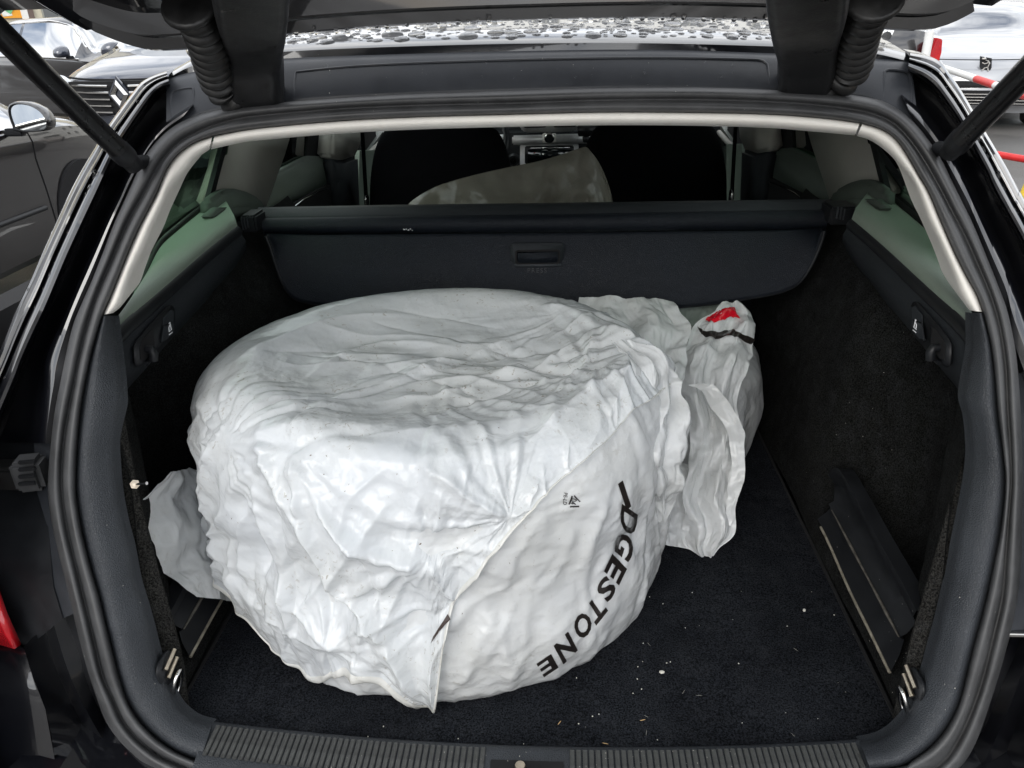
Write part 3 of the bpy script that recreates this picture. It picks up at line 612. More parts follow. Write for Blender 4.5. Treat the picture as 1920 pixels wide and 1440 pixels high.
    tube('bag_hook', T(np.array([hk+[-.004, 0, 0], hk+[-.014, -.001, .0], hk+[-.016, -.002, -.006], hk+[-.014, -.003, -.016]])), [.0055, .0065, .0065, .006], M['plastic'], bezel, 10)
    tube('hook_spindle', T(np.array([hk+[-.007, .010, -.017], hk+[-.007, -.012, -.017]])), .003, M['plastic'], bezel, 8)
    # folding seat symbol
    ic = R_([(1729, 611)], hx)[0]+np.array([-.009, 0, 0])
    def I(u, v): return ic+np.array([0, u*.0011, v*.0011])
    def stroke(pts): tube('seat_symbol', T(np.array([I(*p) for p in pts])), .0008, M['white_print'], bezel, 5)
    stroke([(3, 7), (3, -3), (-4, -3)]); stroke([(4, -7), (-5, -7)]); stroke([(2, 4), (-2, 2), (-3, -2)]); stroke([(1, 7), (4, 7)])
both(sideparts)
box('inner_quarter_panel', (.80, 2.1, .80), (.05, 2.9, .50), M['void'], car); box('inner_quarter_panel', (-.80, 2.1, .80), (.05, 2.9, .50), M['void'], car)
# load rail boards on both sides of the floor
def railboard(T):
    L1 = R_(resample([(1537, 975), (1560, 1020), (1600, 1110), (1640, 1190), (1675, 1262)], 40), .484)
    L2 = R_(resample([(1558, 945), (1580, 985), (1620, 1060), (1655, 1125), (1692, 1195)], 40), .492)
    L3 = R_(resample([(1558, 884), (1575, 884), (1605, 935), (1645, 1010), (1690, 1090), (1720, 1150)], 40), .505)
    if T is mirx: L3 = L3-np.array([0, 0, .028]); L2 = L2-np.array([0, 0, .012])
    board = loft('load_rail', [T(L1+[0, 0, -.004]), T(L1+[-.004, 0, .002]), T(mid(L1, L2, .5)+[.002, 0, 0]), T(L2+[.003, 0, -.004]), T(L2+[-.004, 0, 0]), T(L2+[.004, 0, .006]), T(mid(L2, L3, .6)+[.006, 0, 0]), T(L3+[-.004, 0, -.006]), T(L3+[-.002, 0, .004]), T(L3+[.02, 0, .004])], M['plastic'], car, auto=50)
    tube('rail_edge', T(L1[2:]+[-.005, 0, .001]), .0022, M['gold_edge'], board, 6)
    tube('rail_line', T(L2[2:]+[-.005, 0, .001]), np.interp(np.arange(38), [0, 10, 20, 30, 37], [.0008, .0022, .0014, .0024, .001]), M['scuff_edge'], board, 6)
both(railboard)
# lashing eyes
def lash(c, sg):
    pr = empty('lashing_eye', tuple(c)); attach(pr, car)
    def Q(dx, dy, dz): return c+np.array([-sg*dx, dy, dz])
    plate('eye_base', np.array([Q(0, u-.004, v) for u, v in rr(-.020, -.032, .020, .032, .012)]), (-sg*.005, -.002, 0), M['plastic'], pr, .001, True)
    a = np.linspace(0, 2*math.pi, 33)
    tube('eye_ring', np.array([Q(.012+.006*math.sin(t), -.004+.012*math.cos(t), -.014+.020*math.sin(t)) for t in a]), .0030, M['chrome'], pr, 8)
    for dz in (.022, .008): tube('eye_bracket', np.array([Q(.010, -.016, dz), Q(.012, .010, dz+.010)]), .0030, M['brass'], pr, 8)
lash(onop(1714, 1296, .052), 1); lash(onop(314, 1262, .052), -1)
# toggle switch in the left carpet return
tw = onop(252, 908, .062); tgs = empty('toggle_switch', tuple(tw)); attach(tgs, car)
ax = np.array([.62, -.66, .42]); ax /= np.linalg.norm(ax)
lathe('switch_nut', [(0, 0), (.0062, 0), (.0062, .004), (.0045, .0042), (.0045, .009), (.002, .0095), (0, .0095)], tw, ax, M['brass'], tgs, 6)
tube('switch_lever', [tw+ax*.008, tw+ax*.012+np.array([.006, 0, .001]), tw+ax*.016+np.array([.014, 0, .002])], [.0014, .0016, .0022], M['chrome'], tgs, 8)

# ------------------------------------------------------------------ cabin
def front_seat(x0, lab):
    s = empty('front_seat', (x0, 2.75, .3)); attach(s, car)
    hw = [(.50, .235), (.62, .25), (.75, .252), (.90, .245), (1.0, .228), (1.06, .205), (1.10, .165), (1.118, .10)]
    zs_ = np.linspace(.5, 1.118, 28); ws = herm([h[0] for h in hw], [h[1] for h in hw], zs_)
    V = []; nseg = 28
    for z, wv in zip(zs_, ws):
        yb = 2.56+.16*(z-.5); th = .13*(1-.55*max(0, (z-.95)/.17))
        for k in range(nseg):
            a = 2*math.pi*k/nseg; c, s_ = math.cos(a), math.sin(a)
            V.append((x0+wv*np.sign(c)*abs(c)**.5, yb+th*.5*np.sign(s_)*abs(s_)**.6, z))
    Fc = gridfaces(28, nseg, True)+[tuple(range(27*nseg, 28*nseg))]
    mesh('seat_back', V, Fc, M['seat'], s)
    box('head_restraint', (x0, 2.69, 1.21), (.26, .11, .17), M['seat'], s, .045, seg=4)
    box('seat_cushion', (x0, 2.86, .45), (.5, .5, .16), M['seat'], s, .05, seg=3)
front_seat(-.355, 'driver'); front_seat(.350, 'passenger')
box('rear_bench', (0, 2.0, .66), (1.25, .75, .20), M['seat'], car, .05)
box('cabin_floor', (0, 2.9, .28), (1.5, 3.2, .06), M['void'], car)
# dashboard
dash = empty('dashboard', (0, 3.5, .9)); attach(dash, car)
box('dash_body', (0, 3.72, .86), (1.5, .45, .36), M['grain_fine'], dash, .08, seg=4)
def dpl(name, px, y, mat, t=.012, bev=.003, par=None): return plate(name, [ony(a, b, y) for a, b in px], (0, t, 0), mat, par or dash, bev, True)
dpl('console_panel', [(975, 272), (1085, 270), (1085, 400), (975, 400)], 3.455, M['dash_silver'])
dpl('dash_fascia', [(960, 255), (1120, 251), (1120, 269), (960, 272)], 3.447, M['dash_silver'], .02, .006)
dpl('vent_surround', [(968, 222), (1092, 220), (1086, 240), (1075, 247), (985, 249), (976, 242)], 3.44, M['dash_silver'], .02, .006)
dpl('vent', [(980, 222), (1024, 222), (1024, 239), (982, 240)], 3.43, M['void']); dpl('vent', [(1038, 222), (1084, 222), (1080, 238), (1038, 239)], 3.43, M['void'])
dpl('clock_plate', [(1017, 250), (1043, 250), (1043, 268), (1017, 268)], 3.435, M['white_trim'])
cpos = ony(1030, 259, 3.425); lathe('clock', [(0, -.004), (.018, -.004), (.021, -.002), (.023, .006)], cpos, (0, 1, 0), M['chrome'], dash, 24)
lathe('clock_face', [(0, -.006), (.0165, -.006), (.017, -.003)], cpos, (0, 1, 0), M['screen'], dash, 24)
scr = dpl('radio', [(984, 274), (1076, 273), (1076, 306), (984, 308)], 3.445, M['plastic'], .012, .004)
dpl('radio_screen', [(990, 281), (1072, 280), (1072, 304), (990, 306)], 3.438, M['screen'], .004, 0)
dpl('disc_slot', [(994, 277), (1068, 276), (1068, 278), (994, 279)], 3.437, M['chrome'], .003, 0)
ph = dpl('phone_holder', [(1082, 236), (1116, 236), (1114, 256), (1084, 256)], 3.40, M['plastic'])
dpl('holder_arm', [(1092, 256), (1106, 256), (1105, 268), (1093, 268)], 3.40, M['plastic'])
a = np.linspace(0, 2*math.pi, 49); wc = np.array([-.36, 3.28, .96]); tilt = math.radians(25)
wp = np.stack([wc[0]+.185*np.cos(a), wc[1]+.185*np.sin(a)*math.sin(tilt), wc[2]+.185*np.sin(a)*math.cos(tilt)], 1)
sw = empty('steering_wheel', tuple(wc)); attach(sw, car)
tube('wheel_rim', wp, .016, M['plastic'], sw, 10, False)
lathe('wheel_hub', [(0, -.03), (.06, -.03), (.075, 0), (.07, .02)], wc, (0, math.cos(tilt), -math.sin(tilt)), M['plastic'], sw, 24)
for s_ in (-1, 1): tube('wheel_spoke', [wc+[s_*.05, 0, 0], wc+[s_*.175, 0, .01]], .013, M['dash_silver'], sw, 8)
kn = ony(963, 300, 3.42); lathe('dash_knob', [(0, -.02), (.022, -.02), (.026, -.01), (.028, .01)], kn, (0, 1, 0), M['plastic'], dash, 20)
lathe('knob_cap', [(0, -.022), (.014, -.022), (.015, -.019)], kn, (0, 1, 0), M['chrome'], dash, 20)
wl = M['warn'] = simple('red_warning_light', (.3, .0, .0), .3, emis=(1, .02, .03, 3.0))
box('warning_light', ony(933, 251, 3.40), (.008, .004, .010), wl, dash, .001)
# cabin shell: headliner, outer sides, bonnet and glass
loft('headliner', [[(-.46, 1.05, 1.33), (0, 1.05, 1.352), (.46, 1.05, 1.33)], [(-.52, 1.6, 1.38), (0, 1.6, 1.40), (.52, 1.6, 1.38)], [(-.53, 2.6, 1.39), (0, 2.6, 1.41), (.53, 2.6, 1.39)], [(-.52, 3.05, 1.33), (0, 3.05, 1.345), (.52, 3.05, 1.33)]], M['white_trim'], car, n=20)
def bodyside(T):
    ys = [.62, .70, .85, 1.1, 1.6, 2.4, 3.2, 4.0, 4.7, 5.1, 5.3]
    wB = [.66, .70, .755, .80, .845, .87, .87, .86, .83, .74, .55]       # half width at the waist
    wM = [.74, .79, .83, .86, .89, .905, .905, .90, .87, .77, .55]
    zB = [.98, 1.0, 1.01, 1.01, 1.0, .985, .965, .93, .86, .78, .66]
    yy = np.linspace(.62, 5.3, 60); wb, wm, zb = herm(ys, wB, yy), herm(ys, wM, yy), herm(ys, zB, yy)
    rows = [np.stack([wm*1-.06, yy, np.full(60, .20)], 1), np.stack([wm-.01, yy, np.full(60, .30)], 1), np.stack([wm, yy, np.full(60, .50)], 1), np.stack([wm-.004, yy, np.full(60, .68)], 1), np.stack([mid(wm, wb, .5), yy, zb-.14], 1), np.stack([wb+.012, yy, zb-.05], 1), np.stack([wb, yy, zb-.01], 1), np.stack([wb-.03, yy, zb], 1)]
    side = loft('body_side', [T(r) for r in rows], M['paint'], car)
    for y0 in (1.62, 2.62, 3.66): tube('door_gap', T(resample([(herm(ys, wM, np.array([y0]))[0]+.001, y0, .30), (herm(ys, wM, np.array([y0]))[0]+.001, y0, .7), (herm(ys, wB, np.array([y0]))[0]+.012, y0+.02, .95)], 12)), .003, M['void'], side, 5)
    for y0 in (1.78, 2.78): tube('door_handle', T(resample([(.892, y0, .84), (.912, y0+.03, .845), (.912, y0+.15, .845), (.895, y0+.18, .84)], 10)), .012, M['paint'], side, 8)
    yg = np.linspace(1.02, 3.62, 30); gb = np.stack([herm(ys, wB, yg)-.03, yg, herm(ys, zB, yg)], 1)
    yt = np.linspace(1.16, 3.0, 30); gt = np.stack([np.interp(yt, [1.1, 1.6, 3.0], [.50, .555, .55]), yt, np.interp(yt, [1.1, 1.6, 2.4, 3.0], [1.345, 1.39, 1.405, 1.36])], 1)
    loft('side_glass', [T(gb), T(mid(gb, gt, .5)+[.02, 0, 0]), T(gt)], M['glass_clear'], car)
    for f0, f1 in ((.22, .235), (.58, .61)):
        i0, i1 = int(f0*29), int(f1*29)+1
        loft('window_pillar', [T(gb[i0:i1+1]+[.006, 0, 0]), T(mid(gb, gt, .5)[i0:i1+1]+[.026, 0, 0]), T(gt[i0:i1+1]+[.006, 0, 0])], M['plastic'], car)
    tube('window_line', T(gb+[.012, 0, .004]), .007, M['plastic'], car, 6)
    for yw in (1.42, 4.22):
        wh = empty('wheel', tuple(T(np.array([.80, yw, .32])))); attach(wh, car)
        lathe('tyre', [(.20, -.10), (.30, -.105), (.32, -.08), (.325, 0), (.32, .08), (.30, .105), (.20, .10)], T(np.array([.80, yw, .325])), (1, 0, 0), M['tyre'], wh, 40)
        lathe('rim', [(0, .06), (.05, .07), (.18, .05), (.21, .09), (.215, .0), (.215, -.09)], T(np.array([.80, yw, .325])), T(np.array([1., 0, 0])), M['rim'], wh, 40)
both(bodyside)
xs_ = np.linspace(-1, 1, 21)
loft('bonnet', [np.stack([xs_*wv, np.full(21, y)-.06*xs_**2, z-.05*xs_**2], 1) for y, wv, z in ((3.85, .78, 1.0), (4.3, .77, .96), (4.8, .72, .89), (5.1, .66, .82), (5.28, .5, .70), (5.3, .45, .3))], M['paint'], car)
loft('windscreen', [np.stack([xs_*.54, 3.02-.05*xs_**2, np.full(21, 1.40)], 1), np.stack([xs_*.66, 3.5-.08*xs_**2, np.full(21, 1.18)], 1), np.stack([xs_*.74, 3.88-.14*xs_**2, np.full(21, .99)], 1)], M['glass_clear'], car)
loft('rear_bumper', [np.stack([xs_*wv, y+.16*xs_**4, np.full(21, z)], 1) for y, wv, z in ((.60, .60, .575), (.52, .66, .56), (.47, .74, .50), (.46, .76, .40), (.48, .75, .28), (.56, .70, .22))], M['paint'], car, auto=60)
box('underbody', (0, 2.9, .26), (1.55, 4.6, .08), M['void'], car)
box('boot_back', (0, .66, .48), (1.2, .04, .17), M['void'], car)

# ------------------------------------------------------------------ raised tailgate with hinges, bellows and struts
gate = empty('tailgate', (0, 1.0, 1.42)); attach(gate, car)
GE = [(155, 38), (175, 55), (200, 67), (237, 82), (275, 93), (312, 95), (375, 91), (430, 80), (530, 66), (630, 56), (780, 46), (960, 39), (1210, 34), (1440, 39), (1560, 47), (1640, 54), (1705, 58), (1752, 54), (1790, 40), (1822, 22)]
def onge(px, py):                                        # leading edge of the gate: a curve in plan
    v = ray(px, py); t = 1.0
    for _ in range(30):
        p = CAM+v*t; yy_ = .985-.42*p[0]**2; t *= (1+ (yy_-p[1])/max(.2, p[1]))
    return CAM+v*t
ge = np.array([onge(*p) for p in resample(GE, 90)])
AL = math.radians(29); gd = np.array([0, -math.cos(AL), math.sin(AL)]); gn_ = np.array([0, -math.sin(AL), -math.cos(AL)])   # along the gate, and its inner side
W0 = abs(ge[:, 0]).max()
def gaterow(s, wide, inn, drop=0.0, base=None):
    b = ge if base is None else base
    u = b[:, 0]/W0
    flat = b.copy(); k = min(1, s/.25)
    zc = np.interp(0, np.sort(b[:, 0]), b[np.argsort(b[:, 0]), 2]); flat[:, 2] = b[:, 2]*(1-k)+(zc-.03*abs(u)**3)*k
    r = flat+gd*s+gn_*inn; r[:, 0] = b[:, 0]*wide; r[:, 2] -= drop*abs(u)**4; return r
def scale_edge(f): q = ge.copy(); q[:, 0] *= f; return q
loft('gate_frame', [gaterow(.006, 1.005, -.030), gaterow(0, 1.0, -.012), gaterow(.0, 1.0, 0), gaterow(.010, .995, .004), gaterow(.016, .985, -.006), gaterow(.030, .975, -.008), gaterow(.034, .97, .002), gaterow(.045, .965, .006), gaterow(.055, .955, -.012), gaterow(.085, .94, -.016), gaterow(.10, .925, -.004), gaterow(.13, .90, .002), gaterow(.17, .86, .0)], M['paint'], gate, auto=35)
loft('gate_lining', [gaterow(.15, .86, -.004), gaterow(.16, .85, .010), gaterow(.18, .83, .014), gaterow(.26, .80, .010), gaterow(.28, .78, -.006)], M['plastic_grey'], gate)
# side flanks, window and lower half
def gpt(s, x, inn): return np.array([x, .985, 1.415])+gd*s+gn_*inn+np.array([0, -.25*x*x, -.02*abs(x)**3])
for sg in (-1, 1):
    ss = np.linspace(.03, 1.02, 26)
    hwid = np.interp(ss, [0, .2, .5, .8, 1.02], [.60, .645, .70, .715, .66])
    loft('gate_flank', [[gpt(s, sg*(h+.0), -.05) for s, h in zip(ss, hwid)], [gpt(s, sg*(h+.012), -.03) for s, h in zip(ss, hwid)], [gpt(s, sg*h, .0) for s, h in zip(ss, hwid)], [gpt(s, sg*(h-.03), .004) for s, h in zip(ss, hwid)], [gpt(s, sg*(h-.05), -.014) for s, h in zip(ss, hwid)], [gpt(s, sg*(h-.09), -.014) for s, h in zip(ss, hwid)], [gpt(s, sg*(h-.13), .012) for s, h in zip(ss, hwid)], [gpt(s, sg*(h-.20), .002) for s, h in zip(ss, hwid)]], M['paint'], gate, auto=40)
gx_ = np.linspace(-.66, .66, 31)
loft('gate_skin', [[gpt(s, x*f, -.055) for x in gx_] for s, f in ((.02, .88), (.1, .92), (.2, .96))], M['paint'], gate)
loft('gate_skin', [[gpt(s, x*f, -.055) for x in gx_] for s, f in ((.52, 1.04), (.8, 1.06), (1.02, 1.0))], M['paint'], gate)
loft('gate_window', [[gpt(s, x*.80, -.02) for x in gx_] for s in (.20, .35, .52)], M['glass_clear'], gate)
loft('gate_panel', [[gpt(s, x*f, inn) for x in gx_] for s, f, inn in ((.52, .86, -.02), (.54, .86, .012), (.75, .88, .02), (.98, .84, .012), (1.02, .84, -.04))], M['plastic_grey'], gate)

def hinge(px_top, px_bot, w, T=None):
    a = onge(*px_top)+np.array([0, -.10, .0]); b = onop(px_bot[0], px_bot[1], .004)
    path = resample([ony(px_top[0], -150, .70), ony(px_top[0], -60, .78), ony(px_top[0]+(px_bot[0]-px_top[0])*.2, 12, .865), ony(mid(px_top[0], px_bot[0], .45), 62, .945), ony(mid(px_top[0], px_bot[0], .75), 112, .985), ony(px_bot[0], px_bot[1]-8, .995), ony(px_bot[0], px_bot[1]+2, 1.02)], 26)
    rows = []
    for i, p in enumerate(path):
        wd = w*np.interp(i, [0, 10, 20, 25], [1.0, 1.0, .88, .8])
        q = rr(-wd/2, -.022, wd/2, .022, .012, 4)
        t = np.gradient(path, axis=0)[i]; t /= np.linalg.norm(t); nn = np.cross(t, [1, 0, 0]); nn /= np.linalg.norm(nn)
        rows.append([p+np.array([u, 0, 0])+nn*(v+.010) for u, v in q])
    o = loft('hinge_cover', rows, M['plastic_hinge'], gate, closed=True, auto=60)
    lathe('hinge_bolt', [(0, -.004), (.007, -.004), (.008, 0), (.011, .001)], path[-1]+np.array([.012, -.004, -.004]), (0, 1, 0), M['chrome'], gate, 14)
M['plastic_hinge'] = simple('hinge_cover_plastic', (.012, .0125, .0135), .38, var=.35, vscale=35, bump=.25, bscale=350, rvar=.14)
hinge((468, 0), (487, 168), .075); hinge((1516, 0), (1508, 140), .075)
def bellows(px, ys):
    P = np.array([ony(a, b, y) for (a, b), y in zip(px, ys)]); P = resample(P, 150); d = np.r_[0, np.cumsum(np.linalg.norm(np.diff(P, axis=0), axis=1))]
    r = .0142+.0080*np.abs(np.sin(d/.0150*math.pi))**.75
    r[:14] += np.linspace(.012, 0, 14)
    tube('wiring_bellows', P, r, M['rubber_dark'], gate, 20)
bellows([(352, 5), (372, 40), (388, 80), (398, 120), (412, 158), (437, 182), (470, 196)], [.86, .88, .91, .945, .975, .99, 1.01])
bellows([(1640, -12), (1628, 20), (1614, 55), (1605, 95), (1596, 128), (1572, 152), (1540, 168)], [.86, .88, .91, .945, .975, .99, 1.01])
def strut(p0, y0, p1, dep):
    a = ony(*p0, y0); b = CAM+ray(*p1)*dep; d = (b-a)/np.linalg.norm(b-a)
    s = empty('gas_strut', tuple(a)); attach(s, car)
    tube('strut_body', [a+d*.035, b+d*.35], .0122, M['strut'], s, 20)
    tube('strut_collar', [a+d*.012, a+d*.016, a+d*.034, a+d*.038], [.0105, .0132, .0132, .0124], M['plastic'], s, 16)
    tube('strut_socket', [a-d*.006, a-d*.002, a+d*.014], [.008, .0112, .0112], M['plastic'], s, 14)
    tube('strut_ball', [a+d*.002, a+np.array([0, .03, -.002])], .0085, M['plastic'], s, 12)
M['strut'] = simple('black_strut_tube', (.006, .006, .007), .34, var=.4, vscale=90, coat=.1, spec=.3, rvar=.12)
strut((250, 308), .925, (0, 62), .70); strut((1782, 283), .925, (1925, 135), .70)

# ------------------------------------------------------------------ water drops (one film of beads on the roof edge, scattered beads on the paint)
def drops():
    bm = bmesh.new(); rg = np.random.default_rng(11); pts = []
    def bead(c, rx, ry, h, nrm=(0, 0, 1), seg=12):
        nz = Vector(nrm).normalized(); u = Vector((1, 0, 0)); u = (u-nz*u.dot(nz)).normalized(); v = nz.cross(u)
        base = Vector(c)-nz*.0003; rings = []
        for fr, fh in ((1.0, 0), (.96, .45), (.80, .78), (.5, .95)):
            rings.append([bm.verts.new(base+u*(rx*fr*math.cos(2*math.pi*k/seg))+v*(ry*fr*math.sin(2*math.pi*k/seg))+nz*(h*fh)) for k in range(seg)])
        tp = bm.verts.new(base+nz*h)
        for i in range(3):
            for k in range(seg): bm.faces.new((rings[i][k], rings[i][(k+1) % seg], rings[i+1][(k+1) % seg], rings[i+1][k]))
        for k in range(seg): bm.faces.new((rings[3][k], rings[3][(k+1) % seg], tp))
    tries = 0
    while len(pts) < 1150 and tries < 26000:
        tries += 1
        x = rg.uniform(-.44, .46); dy = abs(rg.normal(0, .16))+.010; r = float(np.clip(rg.lognormal(-5.95, .75), .0008, .012))
        if dy < .05: r = float(np.clip(r*1.7, .0015, .013))
        y = rlip[np.argmin(abs(rlip[:, 0]-x)), 1]+dy
        if any((x-q[0])**2+(y-q[1])**2 < (r+q[2])**2*1.05 for q in pts): continue
        pts.append((x, y, r)); nrm = (0, -.10 if dy > .03 else -.25, 1)
        bead((x, y, roofz(x, y)), r*1.15, r*rg.uniform(.8, 1.1), r*.42, nrm)
    # beads along the gate edge and on the gate flange
    for k in range(150):
        i = rg.integers(12, 78); p = ge[i]+gd*rg.uniform(-.001, .012)+gn_*rg.uniform(.0, .004); r = rg.uniform(.0012, .0036)
        bead(p, r, r, r*1.3, tuple(gn_*.7+np.array([0, -.3, -.2])), 8)
    for src in (lift(mid(resample(PA, 60), resample(PB1, 60), .68), -.0035), lift(mid(resample(RA, 60), resample(RB1, 60), .62), -.003), lift(mid(resample(PA, 60), resample(PB1, 60), .2), .008)):
        for k in range(60):
            i = rg.integers(4, 57); r = float(np.clip(rg.lognormal(-6.3, .5), .0008, .0042)); bead(src[i]+rg.normal(0, .0015, 3)*[1, 0, 1], r*.8, r*1.3, r*.8, (0, -1, .15), 9)
    for k in range(24):
        px, py = rg.uniform(560, 1440), rg.uniform(116, 165); r = rg.uniform(.0008, .0020); bead(onop(px, py, .0165), r*.8, r*1.6, r*.8, (0, -1, .2), 8)
    me = bpy.data.meshes.new('water_drops'); bm.to_mesh(me); bm.free(); me.polygons.foreach_set('use_smooth', [True]*len(me.polygons))
    o = link('water_drops', me, M['water']); tag(o, 'rain drops beaded on the black roof edge and tailgate', 'water drops', kind='stuff')
drops()

# ------------------------------------------------------------------ luggage cover
lc = empty('luggage_cover', (0, 1.5, 1.0))
tag(lc, 'black retractable luggage cover with hanging flap and grip across the boot', 'luggage cover')
def YB(t): return 1.50-.055*t                              # flap hangs slightly towards the viewer
rows = []
T1 = [(484, 394), (760, 389), (1020, 386), (1300, 382), (1560, 379)]
T2 = [(484, 406), (760, 402), (1020, 399), (1300, 395), (1560, 391)]
B0 = [(486, 412), (760, 408), (1020, 405), (1300, 400), (1556, 396)]
B1 = [(494, 436), (760, 434), (1020, 432), (1300, 429), (1549, 428)]
B2 = [(498, 443), (760, 440), (1020, 438), (1300, 435), (1546, 433)]
def cr_(p, y, n=60): return np.array([ony(a, b, y) for a, b in resample(p, n)])
loft('cassette', [cr_(T1, 1.60), cr_(T1, 1.585)+[0, 0, .006], cr_(T1, 1.56)+[0, 0, .002], cr_(T2, 1.53), cr_(T2, 1.525)-[0, 0, .006], cr_(B2, 1.56)], M['grain_fine'], lc, auto=50)
loft('roller_lip', [cr_(B0, 1.518)+[0, .006, .002], cr_(B0, 1.510), cr_(mid(np.array(B0), np.array(B1), .3), 1.500), cr_(mid(np.array(B0), np.array(B1), .7), 1.498), cr_(B1, 1.504), cr_(B1, 1.512)-[0, 0, .003]], M['leather'], lc, auto=60)
lS = [(498, 443), (507, 465), (518, 500), (530, 530), (545, 553), (572, 566), (640, 574)]; rS = [(1546, 433), (1540, 455), (1530, 480), (1517, 505), (1500, 528), (1480, 541), (1440, 553)]
edge_px = resample(lS+[(760, 582), (900, 587), (1085, 587), (1200, 581), (1320, 571)]+rS[::-1], 160)
hinge_px = resample(B2, 160)
frow = []
for t in np.linspace(0, 1, 22):
    q = mid(hinge_px, edge_px, t)
    frow.append(np.array([ony(a, b, 1.503-.05*t-.004*math.sin(t*3)) for a, b in q]))
flap = loft('cover_flap', frow, M['leather'], lc); solid(flap, .006)
tube('flap_piping', np.array([ony(a, b, 1.450) for a, b in edge_px])*1.0, .0035, M['plastic'], lc, 8)
hdl = empty('grip', tuple(ony(1006, 483, 1.47))); attach(hdl, lc)
def hp(px, y): return [ony(a, b, y) for a, b in px]
plate('grip_surround', hp([(956, 462), (962, 457), (1052, 456), (1058, 461), (1056, 490), (1049, 508), (1042, 511), (974, 512), (966, 509), (958, 492)], 1.474), (0, .010, 0), M['grain_fine'], hdl, .003, True)
plate('grip_recess', hp([(966, 472), (970, 469), (1046, 468), (1050, 471), (1050, 492), (1046, 495), (970, 496), (966, 493)], 1.4715), (0, .003, 0), M['void'], hdl)
plate('grip_bar', hp([(969, 473), (1047, 472), (1047, 491), (1043, 493), (973, 494), (969, 491)], 1.468), (0, .004, 0), M['leather'], hdl, .002, True)
plate('grip_lip', hp([(962, 496), (1054, 495), (1051, 501), (966, 502)], 1.4705), (0, .004, 0), M['grain'], hdl, .0015, True)
for sgn, (px0, px1) in enumerate((((452, 425), (486, 412)), ((1558, 398), (1598, 408)))):
    a, b = ony(*px0, 1.47), ony(*px1, 1.49)
    box('end_cap', mid(a, b, .5)+np.array([0, .02, 0]), (abs(b[0]-a[0])*1.0, .06, .034), M['plastic'], lc, .004)
    for k in range(5): box('cap_slot', mid(a, b, .2+k*.15)+np.array([0, -.0105, .004]), (.0022, .004, .022), M['grain'], lc)
# embossed word under the grip
def textmesh(body, size, ext=0.0, shear=0.0, bold=0.0, space=1.0):
    cu = bpy.data.curves.new('text', 'FONT'); cu.body = body; cu.size = size; cu.extrude = ext; cu.shear = shear; cu.offset = bold; cu.align_x = 'CENTER'; cu.align_y = 'CENTER'; cu.space_character = space; cu.resolution_u = 3
    o = bpy.data.objects.new('text', cu); COL.objects.link(o); bpy.context.view_layer.update()
    me = bpy.data.meshes.new_from_object(o.evaluated_get(bpy.context.evaluated_depsgraph_get())); bpy.data.objects.remove(o); bpy.data.curves.remove(cu); return me
me = textmesh('PRESS', .013, .0006, space=1.25)
c = ony(1007, 507.5, 1.4695); R3 = Matrix(((1, 0, 0), (0, 0, -1), (0, 1, 0)))
for v in me.vertices: v.co = R3 @ v.co + Vector(c)
link('embossed_word', me, simple('worn_emboss', (.05, .052, .056), .5), hdl)
# paint scuffs on the lip
for k in range(9):
    p = ony(757+k*1.9+random.uniform(-1, 1), 431+random.uniform(-2, 1.5), 1.4965); box('scuff', p, (random.uniform(.001, .0028), .001, random.uniform(.0006, .0018)), M['white_print'], lc)
